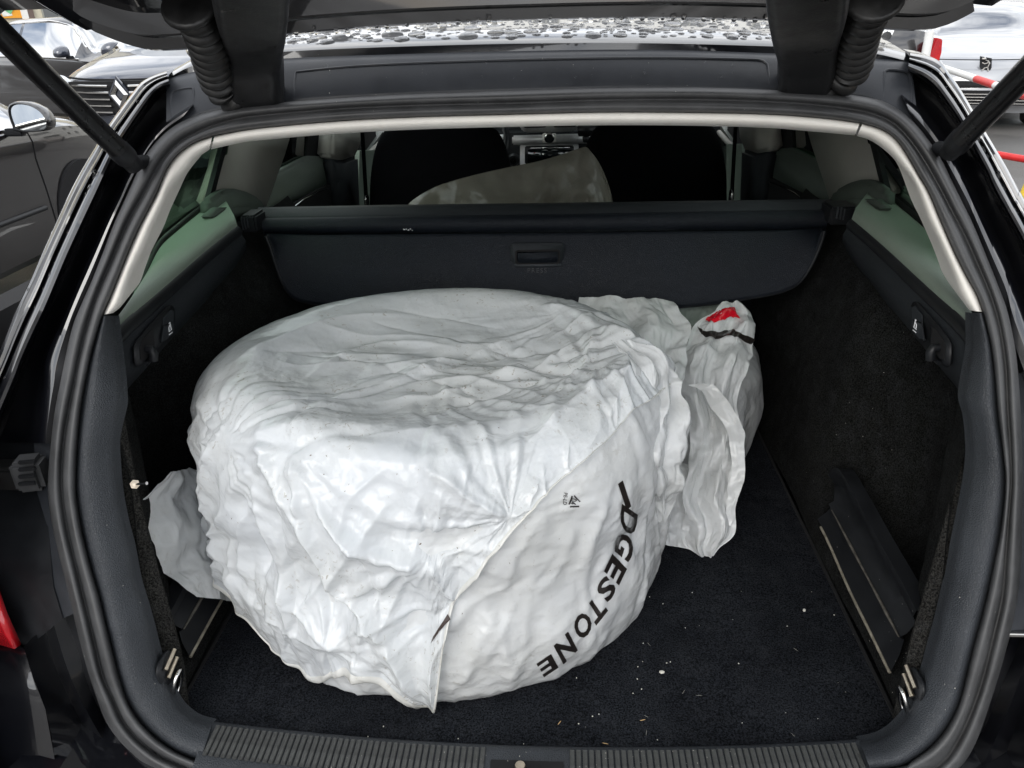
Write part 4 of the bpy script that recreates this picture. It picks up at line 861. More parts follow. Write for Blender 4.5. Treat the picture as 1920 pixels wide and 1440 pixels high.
# ------------------------------------------------------------------ parked cars
def make_car(name, label, loc, rot, Lc, keys, mat, W=.90, wheels=(.82, None), win=None, wsc=None, rear_glass=None, group=None, wr_=.325, cat='car'):
    """keys: (y from the tail, top height, waist height, half width, half width of roof edge). Local +Y is the car's front."""
    LOCAL['on'] = True
    c = empty(name, loc); c.rotation_euler = (0, 0, rot); tag(c, label, cat, group)
    K = np.array(keys, float); ny = 110; yy = np.linspace(K[0, 0], K[-1, 0], ny)
    zt, zb, wv, wr = (herm(K[:, 0], K[:, k], yy) for k in (1, 2, 3, 4))
    half = []
    for i in range(ny):
        w0, b, t, r = wv[i], zb[i], zt[i], min(wr[i], wv[i]-.05)
        pts = [(w0-.10, .20), (w0-.02, .26), (w0+.004, .40), (w0, .58), (w0-.012, b-.16), (w0-.004, b-.07), (w0-.02, b-.015), (w0-.045, b)]
        re = (r, t-.055*min(1, (t-b)/.2+.25))
        for f in (.25, .5, .75): pts.append((pts[7][0]*(1-f)+re[0]*f+.012*math.sin(math.pi*f), b*(1-f)+re[1]*f))
        pts += [re, (r-.035, t-.025), (r*.75, t-.010), (r*.38, t-.002), (0, t)]
        half.append(pts)
    H = np.array(half); ns_ = H.shape[1]
    full = np.concatenate([H, np.stack([-H[:, ::-1, 0], H[:, ::-1, 1]], -1)[:, 1:]], 1); nf = full.shape[1]
    V = np.concatenate([full[..., :1], np.broadcast_to(yy[:, None, None], (ny, nf, 1)), full[..., 1:]], -1)
    ybow = .0 + 0*yy
    V[..., 1] -= (V[..., 0]**2)*np.interp(yy, [yy[0], yy[0]+.6, yy[-1]-.9, yy[-1]], [-.20, 0, 0, .34])[:, None]
    groups = {('body', 0): []}
    for i in range(ny-1):
        ym = (yy[i]+yy[i+1])/2
        for j in range(nf-1):
            f = (i*nf+j, i*nf+j+1, (i+1)*nf+j+1, (i+1)*nf+j); jj = j if j < ns_-1 else nf-2-j; g = ('body', 0)
            if win and 7 <= jj <= 10 and any(a <= ym <= b for a, b in win): g = ('side_window', [k for k, (a, b) in enumerate(win) if a <= ym <= b][0]*2+(j < ns_-1))
            if wsc and jj >= 11 and wsc[0] <= ym <= wsc[1]: g = ('windscreen', 0)
            if rear_glass and jj >= 11 and rear_glass[0] <= ym <= rear_glass[1]: g = ('rear_window', 0)
            groups.setdefault(g, []).append(f)
    groups['body', 0] += [tuple(range(nf-1, -1, -1)), tuple(range((ny-1)*nf, ny*nf))]
    Vf = V.reshape(-1, 3)
    for (g, _k), fs in groups.items():
        used = sorted({k for f in fs for k in f}); mp_ = {k: q for q, k in enumerate(used)}
        mesh(g, Vf[used], [tuple(mp_[k] for k in f) for f in fs], mat if g == 'body' else M['glass_car'], c, True, 40 if g == 'body' else None)
    box('cabin_floor', (0, Lc*.45, .45), (W*1.5, Lc*.5, .3), M['seat'], c, .05)
    for y0 in (wheels[0], wheels[1] or Lc-.86):
        for sg in (-1, 1):
            wh = empty('wheel', (sg*(W-.12), y0, wr_)); attach(wh, c)
            lathe('tyre', [(.20, -.10), (wr_-.025, -.105), (wr_, -.07), (wr_, .07), (wr_-.025, .105), (.20, .10)], (0, 0, 0), (1, 0, 0), M['tyre'], wh, 36)
            lathe('rim', [(0, sg*.07), (.05, sg*.08), (.17, sg*.06), (.20, sg*.095), (.205, 0)], (0, 0, 0), (1, 0, 0), M['rim'], wh, 36)
            lathe('arch', [(0, sg*.012), (wr_+.025, sg*.012), (wr_+.03, -sg*.06)], (sg*.115, 0, .02), (1, 0, 0), M['void'], wh, 36)
    LOCAL['on'] = False
    return c, V, yy
M['glass_car'] = glass('car_window_glass', (.30, .38, .38), .1, 0.0, .75)
class loc_:
    def __enter__(s): LOCAL['on'] = True
    def __exit__(s, *a): LOCAL['on'] = False
SALOON = [(0, .62, .56, .66, .50), (.04, .86, .80, .74, .58), (.18, .98, .92, .80, .66), (.75, 1.04, .94, .86, .68), (1.25, 1.27, .95, .885, .60), (1.7, 1.41, .955, .90, .57), (2.3, 1.455, .95, .905, .58), (2.9, 1.42, .94, .905, .56), (3.15, 1.36, .93, .90, .57), (3.75, .99, .91, .895, .72), (4.2, .92, .86, .87, .70), (4.5, .82, .77, .80, .62), (4.62, .66, .62, .70, .5), (4.66, .45, .42, .62, .42)]
HATCH = [(0, .70, .62, .62, .48), (.05, 1.0, .90, .74, .60), (.2, 1.22, .95, .81, .60), (.55, 1.42, .96, .85, .57), (1.1, 1.48, .955, .86, .58), (1.9, 1.48, .94, .865, .58), (2.35, 1.42, .93, .865, .58), (3.05, 1.02, .91, .855, .66), (3.4, .93, .86, .84, .64), (3.75, .82, .76, .79, .58), (3.94, .66, .62, .70, .50), (4.02, .42, .4, .6, .42)]
SUVK = [(0, .70, .62, .70, .52), (.05, 1.05, .95, .82, .66), (.25, 1.30, 1.02, .89, .66), (.7, 1.50, 1.04, .92, .62), (1.3, 1.57, 1.04, .93, .62), (2.2, 1.58, 1.03, .93, .62), (2.7, 1.52, 1.02, .93, .60), (3.4, 1.12, 1.0, .92, .74), (3.9, 1.03, .96, .90, .72), (4.3, .92, .86, .84, .64), (4.42, .72, .68, .74, .52), (4.46, .5, .46, .66, .46)]
def mirror(c, x, y, z, sg, mat, glassback=True):
    m_ = empty('wing_mirror', (x, y, z)); attach(m_, c)
    out0 = [(-.095, -.055), (-.10, .02), (-.085, .065), (-.04, .082), (.03, .072), (.085, .035), (.105, -.015), (.09, -.055), (.03, -.066), (-.05, -.066)]
    O = resample(np.array(out0+[out0[0]], float), 41)[:-1]
    V = []
    for d, k in ((-.004, .93), (.0, 1.0), (.03, 1.04), (.07, .98), (.105, .80), (.125, .45)):
        for u, v in O: V.append((sg*(.11+u*k), d, .01+v*k))
    mesh('mirror_shell', V, gridfaces(6, 40, True)+[tuple(range(200, 240))], mat, m_)
    mesh('mirror_glass', [(sg*(.11+u*.86), .006, .01+v*.86) for u, v in O], [tuple(range(40))], M['mirror'], m_, False)
    V = [(sg*(.11+u*k), d, .01+v*k) for k, d in ((.95, -.003), (.86, .007)) for u, v in O]
    mesh('mirror_bezel', V, gridfaces(2, 40, True), M['plastic'], m_)
    box('mirror_foot', (sg*.0, .03, -.06), (.11, .05, .04), M['plastic'], m_, .01)
M['mirror'] = simple('mirror_glass', (.85, .88, .88), .02, 1.0)

# neighbour on the left, nose away from us
nb, nV, nyy = make_car('parked_car', 'glossy black car parked alongside on the left with rear-view mirror towards us', (-3.78, .88, 0), math.radians(0), 4.66, SALOON, M['paint_black'], win=((1.35, 2.2), (2.3, 3.4)), wsc=(3.15, 3.75), rear_glass=(.8, 1.6))
with loc_():
    mirror(nb, .93, 3.22, .985, 1, M['paint_black'])
    def sidepath(zf, y0, y1, k=30, out_=.004):
        q = []
        for y in np.linspace(y0, y1, k):
            i = np.argmin(abs(nyy-y)); q.append((nV[i, 7, 0]+out_, y, nV[i, 7, 2]+zf))
        return np.array(q)
    tube('waist_chrome', sidepath(.006, 1.3, 3.55), .008, M['chrome'], nb, 6)
    for y0 in (2.25, 3.42):
        i = np.argmin(abs(nyy-y0)); tube('door_gap', [(nV[i, k, 0]+.001, nV[i, k, 1], nV[i, k, 2]) for k in (1, 2, 3, 4, 5, 6, 7)], .004, M['void'], nb, 5)
    for y0 in (1.45, 2.4): tube('door_handle', resample([(.895, y0, .80), (.925, y0+.03, .805), (.925, y0+.17, .805), (.895, y0+.2, .80)], 10), .013, M['chrome'], nb, 8)
    tube('rub_strip', [(.908, 1.2, .50), (.912, 2.3, .50), (.910, 3.35, .50)], .014, M['plastic'], nb, 8)
# facing car with diamond badge
fc, fV, fy_ = make_car('parked_car', 'dark blue-grey car facing us with slatted chrome grille and diamond badge', (-3.55, 11.75, 0), math.radians(180-4), 4.66, [(y*1.03, t*1.10, b*1.08, w_, r) for y, t, b, w_, r in SUVK], M['paint_navy'], W=.92, win=((.9, 1.7), (1.8, 3.1)), wsc=(2.75, 3.5))
with loc_():
    Lf = fy_[-1]
    gr = empty('grille', (0, Lf-.02, .84)); attach(gr, fc)
    plate('grille_mouth', [(-.50, .02, .14), (.50, .02, .14), (.46, .05, -.14), (-.46, .05, -.14)], (0, -.10, 0), M['void'], gr)
    for k in range(5):
        z = .10-.055*k
        for sg in (-1, 1): tube('grille_slat', [(sg*.10, .065, z), (sg*.30, .050, z+.004), (sg*.47, .015, z+.010)], .011, M['chrome'], gr, 6)
    bd = empty('diamond_badge', (0, Lf+.055, .87)); attach(bd, fc)
    out_ = np.array([(0, 0, .125), (.088, 0, 0), (0, 0, -.125), (-.088, 0, 0)]); inn_ = out_*.42+np.array([0, .0, 0])
    Vd = [*out_, *(out_*.72+[0, .028, 0]), *inn_]
    mesh('badge_frame', Vd, [(k, (k+1) % 4, 4+(k+1) % 4, 4+k) for k in range(4)]+[(4+k, 4+(k+1) % 4, 8+(k+1) % 4, 8+k) for k in range(4)], M['chrome'], bd, False)
    plate('badge_surround', [(u*1.22, -.012, v*1.22) for u, _, v in out_], (0, -.02, 0), M['paint_navy'], bd)
    for sg in (-1, 1):
        V_, F_ = [], []
        lathe('headlamp', [(0, .06), (.07, .055), (.12, .02), (.14, -.04)], (sg*.66, Lf-.12, .86), (sg*.35, 1, .15), M['lamp_glass'], fc, 28, 1.5)
        mirror(fc, sg*.93, 2.95, 1.18, sg, M['paint_navy'])
    plate('number_plate', [(-.26, .055+Lf-.04, .47), (.26, .055+Lf-.04, .47), (.26, .055+Lf-.04, .58), (-.26, .055+Lf-.04, .58)], (0, .008, 0), M['white_paint'], fc)
    tube('bonnet_gap', resample([(-.70, Lf-.30, 1.0), (-.4, Lf-.13, .99), (0, Lf-.07, .985), (.4, Lf-.13, .99), (.70, Lf-.30, 1.0)], 30), .010, M['void'], fc, 6)
# black car behind it, broadside
sv, sV, sy_ = make_car('parked_car', 'black car with chrome window trim parked broadside behind the neighbouring car', (-9.13, 13.8, 0), math.radians(-118.6), 4.46, SUVK, M['paint_black'], win=((.6, 1.5), (1.6, 3.05)), wsc=(2.75, 3.4))
with loc_():
    for sg in (1,):
        q = []; q2 = []
        for y in np.linspace(.6, 3.2, 40):
            i = np.argmin(abs(sy_-y)); q.append((sV[i, 7, 0]+.006, y, sV[i, 7, 2]+.004)); q2.append((sV[i, 11, 0]+.012, y, sV[i, 11, 2]-.01))
        tube('waist_chrome', q, .014, M['chrome'], sv, 6); tube('window_chrome', q2, .014, M['chrome'], sv, 6)
    mirror(sv, .94, 3.05, 1.10, 1, M['paint_navy'])
    for y0 in (.75, 1.75): tube('door_handle', resample([(.92, y0, .90), (.955, y0+.03, .905), (.955, y0+.17, .905), (.92, y0+.2, .90)], 10), .016, M['chrome'], sv, 8)
# right side
pg, pV, py_ = make_car('parked_car', 'silver-white small car facing us behind the red and white rail', (6.55, 14.05, 0), math.radians(180-20), 4.02, HATCH, M['paint_silver'], W=.85, wheels=(.62, 3.2), win=((.5, 1.2), (1.3, 2.6)), wsc=(2.35, 3.05))
with loc_():
    Lp = py_[-1]
    bd = empty('animal_badge', (0, Lp-.10, .74)); attach(bd, pg)
    sh = [(-.055, .075), (.075, .10), (.055, -.02), (.0, -.09), (-.05, -.10), (-.075, -.03)]
    plate('badge_ground', [(u, .0, v) for u, v in sh], (0, -.02, 0), M['plastic'], bd)
    for pts in ([(.05, .075), (.02, .06), (-.02, .05), (-.04, .02), (-.03, -.02), (-.045, -.07)], [(-.03, .03), (.01, .015), (.04, .03)], [(-.035, -.02), (.0, -.03), (.02, -.06)], [(0, .055), (.03, .085)]):
        tube('badge_figure', [(u, .008, v) for u, v in pts], .011, M['chrome'], bd, 6)
    plate('lower_grille', [(-.55, Lp-.16, .30), (.55, Lp-.16, .30), (.60, Lp-.20, .46), (-.60, Lp-.20, .46)], (0, .24, 0), M['void'], pg)
    for k in range(4): box('grille_bar', (0, Lp+.085, .32+.035*k), (1.0, .01, .008), M['chrome'], pg)
    tube('bonnet_gap', resample([(-.66, Lp-.42, .80), (-.4, Lp-.16, .80), (0, Lp-.06, .80), (.4, Lp-.16, .80), (.66, Lp-.42, .80)], 24), .006, M['void'], pg, 5)
    box('bumper_strip', (0, Lp-.02, .53), (1.25, .10, .07), M['plastic'], pg, .02)
    for sg in (-1, 1): lathe('headlamp', [(0, .05), (.07, .045), (.12, .01), (.14, -.06)], (sg*.60, Lp-.20, .70), (sg*.6, 1, .35), M['lamp_glass'], pg, 28, 1.7)
gb2, gV, gy2 = make_car('parked_car', 'grey-blue car facing us between the dark tail and the silver-white car', (8.6, 18.7, 0), math.radians(180-17), 4.66, SALOON, M['paint_greyblue'], win=((1.35, 2.2), (2.3, 3.4)), wsc=(3.15, 3.75))
with loc_():
    for sg in (-1, 1): box('headlamp', (sg*.62, 4.50, .70), (.34, .16, .13), M['lamp_glass'], gb2, .03)
    box('grille', (0, 4.62, .66), (.7, .06, .14), M['void'], gb2, .02)
pk, kV, ky = make_car('parked_car', 'pale champagne car parked behind the grey-blue one', (9.6, 24.2, 0), math.radians(180-15), 4.66, SALOON, M['paint_beige'], win=((1.35, 2.2), (2.3, 3.4)), wsc=(3.15, 3.75))
with loc_():
    for sg in (-1, 1): box('headlamp', (sg*.62, 4.50, .70), (.34, .16, .13), M['lamp_glass'], pk, .03)
dk, dV, dy_ = make_car('parked_car', 'dark car showing its red tail lamp beyond the roof corner', (3.42, 9.15, 0), math.radians(2), 4.02, [(y, t_*1.06, b_, w_, r) for y, t_, b_, w_, r in HATCH], M['paint_black'], W=.85, wheels=(.62, 3.2), win=((.5, 1.2), (1.3, 2.6)), wsc=(2.35, 3.05), rear_glass=(.1, .5))
with loc_():
    for sg in (-1, 1): plate('tail_lamp', [(sg*.62, -.02, 1.10), (sg*.72, .04, 1.08), (sg*.745, .06, .95), (sg*.72, .03, .80), (sg*.55, -.03, .84)], (0, .10, 0), M['lens_red'], dk, .01)
    plate('number_plate', [(-.26, -.03, .62), (.26, -.03, .62), (.26, -.03, .73), (-.26, -.03, .73)], (0, .008, 0), M['white_paint'], dk)

# red and white rail, white pole, yellow foot
br = empty('barrier_rail', (3.15, 6.0, 0)); tag(br, 'red and white striped tube rail between our car and the silver-white one', 'barrier')
p0, p1 = onz(1786, 133, .9), onz(1925, 180, .9); dv_ = (p1-p0)/np.linalg.norm(p1-p0)
Lr = np.linalg.norm(p1-p0)
def stripes(a, d, total, start, seglen, r):
    k = 0; t = 0.0
    while t < total-1e-6:
        e = min(total, t+(start if k == 0 else seglen)); tube('tube_section', [a+d*t, a+d*e], r, M['white_paint'] if k % 2 == 0 else M['red_paint'], br, 14); t = e; k += 1
stripes(p0-dv_*.8, dv_, Lr+2.4, .8+.40*Lr, .42*Lr*.62, .026)
q0, q1 = onz(1872, 290, .45), onz(1930, 300, .45); dq = (q1-q0)/np.linalg.norm(q1-q0)
tube('lower_rail', [q0-dq*.6, q1+dq*1.2], .024, M['red_paint'], br, 14)
e_ = p1+dv_*.9; tube('rail_post', [(e_[0], e_[1], 0), e_+[0, 0, .02]], .03, M['white_paint'], br, 14)
s_ = p0-dv_*.8; tube('rail_post', [(s_[0], s_[1], 0), s_+[0, 0, .02]], .03, M['white_paint'], br, 14)
yb = onz(1938, 372, .12); lathe('yellow_foot', [(0, .34), (.05, .34), (.07, .30), (.11, .05), (.14, .0)], (yb[0], yb[1], .002), (0, 0, 1), M['yellow_paint'], br, 20)
pp = onz(1736, 100, .95); po = tube('white_post', [(pp[0], pp[1], 0), (pp[0], pp[1], 1.16)], [.045, .045], M['white_paint'], None, 16)
tag(po, 'plain white post beside the dark car with the red tail lamp', 'post')

# ------------------------------------------------------------------ buildings across the car park
wallm = simple('cream_render', (.62, .57, .44), .9, var=.12, vscale=1.5, bump=.3, bscale=60)
brown = simple('brown_cladding', (.14, .10, .085), .8, var=.2, vscale=3)
whitew = simple('white_render', (.78, .77, .73), .9, var=.05, vscale=2)
frm = simple('window_frame_grey', (.30, .30, .26), .6)
def building(name, label, x0, y0, wd, dp, ht, mat, rot, cols, rows_, zr, brown_band=None):
    LOCAL['on'] = True
    b = empty(name, (x0, y0, 0)); b.rotation_euler = (0, 0, rot); tag(b, label, 'building')
    box('wall', (0, dp/2, ht/2), (wd, dp, ht), mat, b); box('roof', (0, dp/2, ht+.1), (wd+.5, dp+.5, .25), brown, b, .05)
    for cx in cols:
        for z in rows_:
            if brown_band and z < 1.5: continue
            w_ = empty('window', (cx, -.02, z)); attach(w_, b)
            box('frame', (0, .0, 0), (1.15, .08, 1.35), frm, w_, .01); box('pane', (-.27, -.03, 0), (.48, .04, 1.2), M['glass_pane'], w_); box('pane', (.27, -.03, 0), (.48, .04, 1.2), M['glass_pane'], w_); box('sill', (0, -.06, -.74), (1.3, .16, .06), whitew, w_, .01)
    LOCAL['on'] = False; return b
M['glass_pane'] = simple('dark_window_pane', (.03, .035, .035), .05, coat=1)
BR = math.radians(33); B0 = ony(60, 25, 32.0); B0[2] = 0
bax = np.array([math.cos(BR), math.sin(BR), 0]); bnn = np.array([math.sin(BR), -math.cos(BR), 0])
def fac(px, py):                                           # photo point -> (along the facade, height)
    v = ray(px, py); t_ = ((B0-CAM)@bnn)/(v@bnn); p = CAM+v*t_; return (p-B0)@bax, p[2]
wx, wz = fac(108, 18)
bl = building('shop_building', 'cream building with dark windows and an orange poster behind the parked cars', B0[0], B0[1], 44, 9, 9.5, wallm, BR, [wx+3.4*k for k in range(6)]+[wx-15-3.4*k for k in range(2)], (wz+.25, wz+3.6), None)
LOCAL['on'] = True
x0, _ = fac(-120, 20); x1, _ = fac(38, 20); x2, _ = fac(51, 20); x3, _ = fac(62, 20); zt_ = 4.6; zl = fac(20, 34)[1]
pst = empty('poster', ((x0+x1)/2, -.06, (zt_+zl)/2)); attach(pst, bl)
pw, phh = x1-x0, zt_-zl
box('poster_board', (0, 0, 0), (pw, .06, phh), simple('orange_poster', (.85, .36, .02), .5, var=.06, vscale=1), pst)
cols_ = [(.65, .1, .08), (.75, .75, .7), (.15, .45, .2), (.8, .55, .15), (.3, .25, .5), (.8, .3, .15), (.6, .65, .2)]
rg = np.random.default_rng(9)
for k in range(30):
    sx_, sz_ = rg.uniform(.12, .34), rg.uniform(.12, .34); box('printed_shape', (rg.uniform(pw/2-1.9, pw/2-.35), -.035-.0008*k, rg.uniform(-phh/2+.2, -phh/2+1.1)), (sx_, .01, sz_), simple('poster_ink', cols_[k % 7], .5, var=.25, vscale=6), pst, .004, rot=(rg.uniform(-.8, .8), 'Y'))
box('poster_frame', (pw/2+(x2-x1)/2, .0, 0), (x2-x1, .1, phh+.2), whitew, pst)
box('cladding', ((x2+x3)/2, -.05, 3.6), (x3-x2, .1, 7.2), brown, bl)
LOCAL['on'] = False
building('white_building', 'white building with rows of dark windows ahead beyond the parked cars', 9, 34, 30, 9, 11, whitew, math.radians(-6), [-12.5+3.1*k for k in range(9)], (2.0, 5.2, 8.4), None)

building('reflection_building', 'long grey building on the left behind the viewer, unseen and added to darken paint reflections', -24, -8, 40, 8, 4.4, simple('grey_render', (.20, .19, .18), .9, var=.2, vscale=2), math.radians(90), [-18+3.4*k for k in range(11)], (1.8,), None)  # unseen block, added so the black paint mirrors less sky
building('reflection_building', 'long ochre building on the right behind the viewer, unseen and added to darken paint reflections', 24, -8, 40, 8, 4.4, simple('ochre_render', (.34, .26, .16), .9, var=.2, vscale=2), math.radians(-90), [-18+3.4*k for k in range(11)], (1.8,), None)  # unseen counterpart on the right, added for the reflections too

for k, (x0, y0, y1) in enumerate(((-1.85, .2, 5.6), (-5.1, .2, 5.6), (1.85, .2, 5.6))):
    tag(mesh('parking_line', [(x0-.06, y0, .004), (x0+.06, y0, .004), (x0+.06, y1, .004), (x0-.06, y1, .004)], [(0, 1, 2, 3)], simple('worn_white_line', (.62, .61, .58), .8, var=.35, vscale=14)), None, None, kind='structure')
# ------------------------------------------------------------------ bagged wheels
def vnoise(P, seed):
    """smooth value noise in [-1, 1]"""
    P = np.asarray(P, float); i = np.floor(P).astype(np.int64); f = P-i; f = f*f*(3-2*f); outv = 0
    for dx in (0, 1):
        for dy in (0, 1):
            for dz in (0, 1):
                h = (i[..., 0]+dx)*374761393+(i[..., 1]+dy)*668265263+(i[..., 2]+dz)*2147483647+seed*1274126177
                h = (h ^ (h >> 13))*1274126177 & 0x7fffffff; h = (h ^ (h >> 16)) & 0xffff
                wgt = (f[..., 0] if dx else 1-f[..., 0])*(f[..., 1] if dy else 1-f[..., 1])*(f[..., 2] if dz else 1-f[..., 2])
                outv = outv+wgt*(h/32767.5-1)
    return outv
def tri(t): return 1-2*np.abs(t-np.floor(t+.5))*2
def crumple(P, seed, lam=(.17, .095, .055, .030), amp=(.045, .05, .05, .045), patchy=.6):
    """sharp-ridged facets of a crushed film: warped triangle waves in many directions"""
    rg = np.random.default_rng(seed); h = np.zeros(P.shape[:-1])
    for k, (l_, a_) in enumerate(zip(lam, amp)):
        wv = np.stack([vnoise(P/(l_*1.3)+j*17.3, seed+j+10*k) for j in range(3)], -1)*l_*.40
        Q = P+wv
        for j in range(3):
            d = rg.normal(size=3); d /= np.linalg.norm(d)
            msk = np.clip(.5+patchy*1.2*vnoise(P/(l_*2.2)+5.1*j, seed+31*j+k), 0, 1)
            t = tri(Q@d/l_+rg.uniform()); h += a_*l_*msk*(np.sign(t)*np.abs(t)**.8)
    return h
def segdist(P, poly):
    """distance to a polyline and position along it (0..1)"""
    best = np.full(P.shape[:-1], 1e9); par = np.zeros(P.shape[:-1]); n = len(poly)-1
    for i in range(n):
        a, b = poly[i], poly[i+1]; ab = b-a; t = np.clip(((P-a)@ab)/(ab@ab+1e-12), 0, 1)
        d = np.linalg.norm(P-(a+t[..., None]*ab), axis=-1); mk = d < best
        best = np.where(mk, d, best); par = np.where(mk, (i+t)/n, par)
    return best, par

def film(V, Nn, eps, wrap=False, lo_=-.010, hi_=.030, seed=0, levels=(4, 2, 1), its=(160, 110, 60), soft=(.002, .003, .006), kick=(.008, .003, .001), zmin=None, pin=None, gain=.4):
    """let a slack film buckle: edges keep a rest length a little longer than the shape it lies on, coarse folds first, fine ones after.
    V, Nn: grid of points and outward normals; eps: (along columns, along rows) slack, scalars or grids"""
    nr, nc = V.shape[:2]; rg = np.random.default_rng(seed); X = None
    eu = np.broadcast_to(np.asarray(eps[0], float), (nr, nc)); ev = np.broadcast_to(np.asarray(eps[1], float), (nr, nc))
    for lv, it, sf, kk in zip(levels, its, soft, kick):
        ii = np.arange(0, nr, lv); jj = np.arange(0, nc, lv)
        B = V[np.ix_(ii, jj)]; Nb = Nn[np.ix_(ii, jj)]; a_, b_ = len(ii), len(jj); E1, E2 = eu[np.ix_(ii, jj)], ev[np.ix_(ii, jj)]
        if X is None: X = B.copy()
        else:                                              # straight-sided refinement keeps the creases crisp
            Y = np.zeros((X.shape[0], b_, 3)); Y[:, 0::2] = X[:, :(b_+1)//2]
            nx = np.roll(X, -1, 1) if wrap else np.concatenate([X[:, 1:], X[:, -1:]], 1)
            Y[:, 1::2] = ((X+nx)*.5)[:, :b_//2]
            Z = np.zeros((a_, b_, 3)); Z[0::2] = Y[:(a_+1)//2]; Z[1::2] = ((Y[:-1]+Y[1:])*.5)[:a_//2]; X = Z
        X = X+Nb*(kk*(vnoise(B/(.011*lv)+seed, seed+lv)+.6*rg.normal(size=(a_, b_))))[..., None]
        def rest(sl0, sl1, e): return np.linalg.norm(B[sl1]-B[sl0], axis=-1)*(1+e[sl0])
        S = slice; cons = []
        for c in (0, 1):
            m_ = (b_-c)//2*2+c; s0, s1 = (S(None), S(c, m_, 2)), (S(None), S(c+1, m_ if m_ <= b_ else b_, 2))
            k_ = min(len(range(*s0[1].indices(b_))), len(range(*s1[1].indices(b_))))
            s0, s1 = (S(None), S(c, c+2*k_, 2)), (S(None), S(c+1, c+1+2*k_, 2)); cons.append((s0, s1, rest(s0, s1, E1)))
            k_ = min((a_-c+1)//2, (a_-c-1+1)//2); s0, s1 = (S(c, c+2*k_, 2), S(None)), (S(c+1, c+1+2*k_, 2), S(None)); cons.append((s0, s1, rest(s0, s1, E2)))
            s0, s1 = (S(c, c+2*k_, 2), S(0, b_-1)), (S(c+1, c+1+2*k_, 2), S(1, b_)); cons.append((s0, s1, rest(s0, s1, (E1+E2)/2)))
            s0, s1 = (S(c, c+2*k_, 2), S(1, b_)), (S(c+1, c+1+2*k_, 2), S(0, b_-1)); cons.append((s0, s1, rest(s0, s1, (E1+E2)/2)))
        for q in range(it):
            for s0, s1, L0 in cons:
                d = X[s1]-X[s0]; ln = np.sqrt((d*d).sum(-1))+1e-9; d *= (.5*.9*(ln-L0)/ln)[..., None]; X[s0] += d; X[s1] -= d
            if wrap:
                d = X[:, 0]-X[:, -1]; ln = np.linalg.norm(d, axis=-1)+1e-9; L0 = np.linalg.norm(B[:, 0]-B[:, -1], axis=-1)*(1+E1[:, 0]); d *= (.45*(ln-L0)/ln)[..., None]; X[:, -1] += d; X[:, 0] -= d
            if wrap: av = (np.roll(X, 1, 1)+np.roll(X, -1, 1))*.5; X = X+(av-X)*sf; X[1:-1] += ((X[2:]+X[:-2])*.5-X[1:-1])*sf
            else: X[:, 1:-1] += ((X[:, 2:]+X[:, :-2])*.5-X[:, 1:-1])*sf; X[1:-1] += ((X[2:]+X[:-2])*.5-X[1:-1])*sf
            D = X-B; dn = (D*Nb).sum(-1); tg = D-Nb*dn[..., None]
            dn2 = np.clip(dn, lo_, hi_); dn2 = dn2-.01*np.maximum(dn2-hi_*.4, 0)
            X = B+tg*.995+Nb*dn2[..., None]
            if zmin is not None: X[..., 2] = np.maximum(X[..., 2], zmin)
            if pin is not None: pm = pin[np.ix_(ii, jj)][..., None]; X = X*(1-pm)+B*pm
    return V*(1-gain)+X*gain
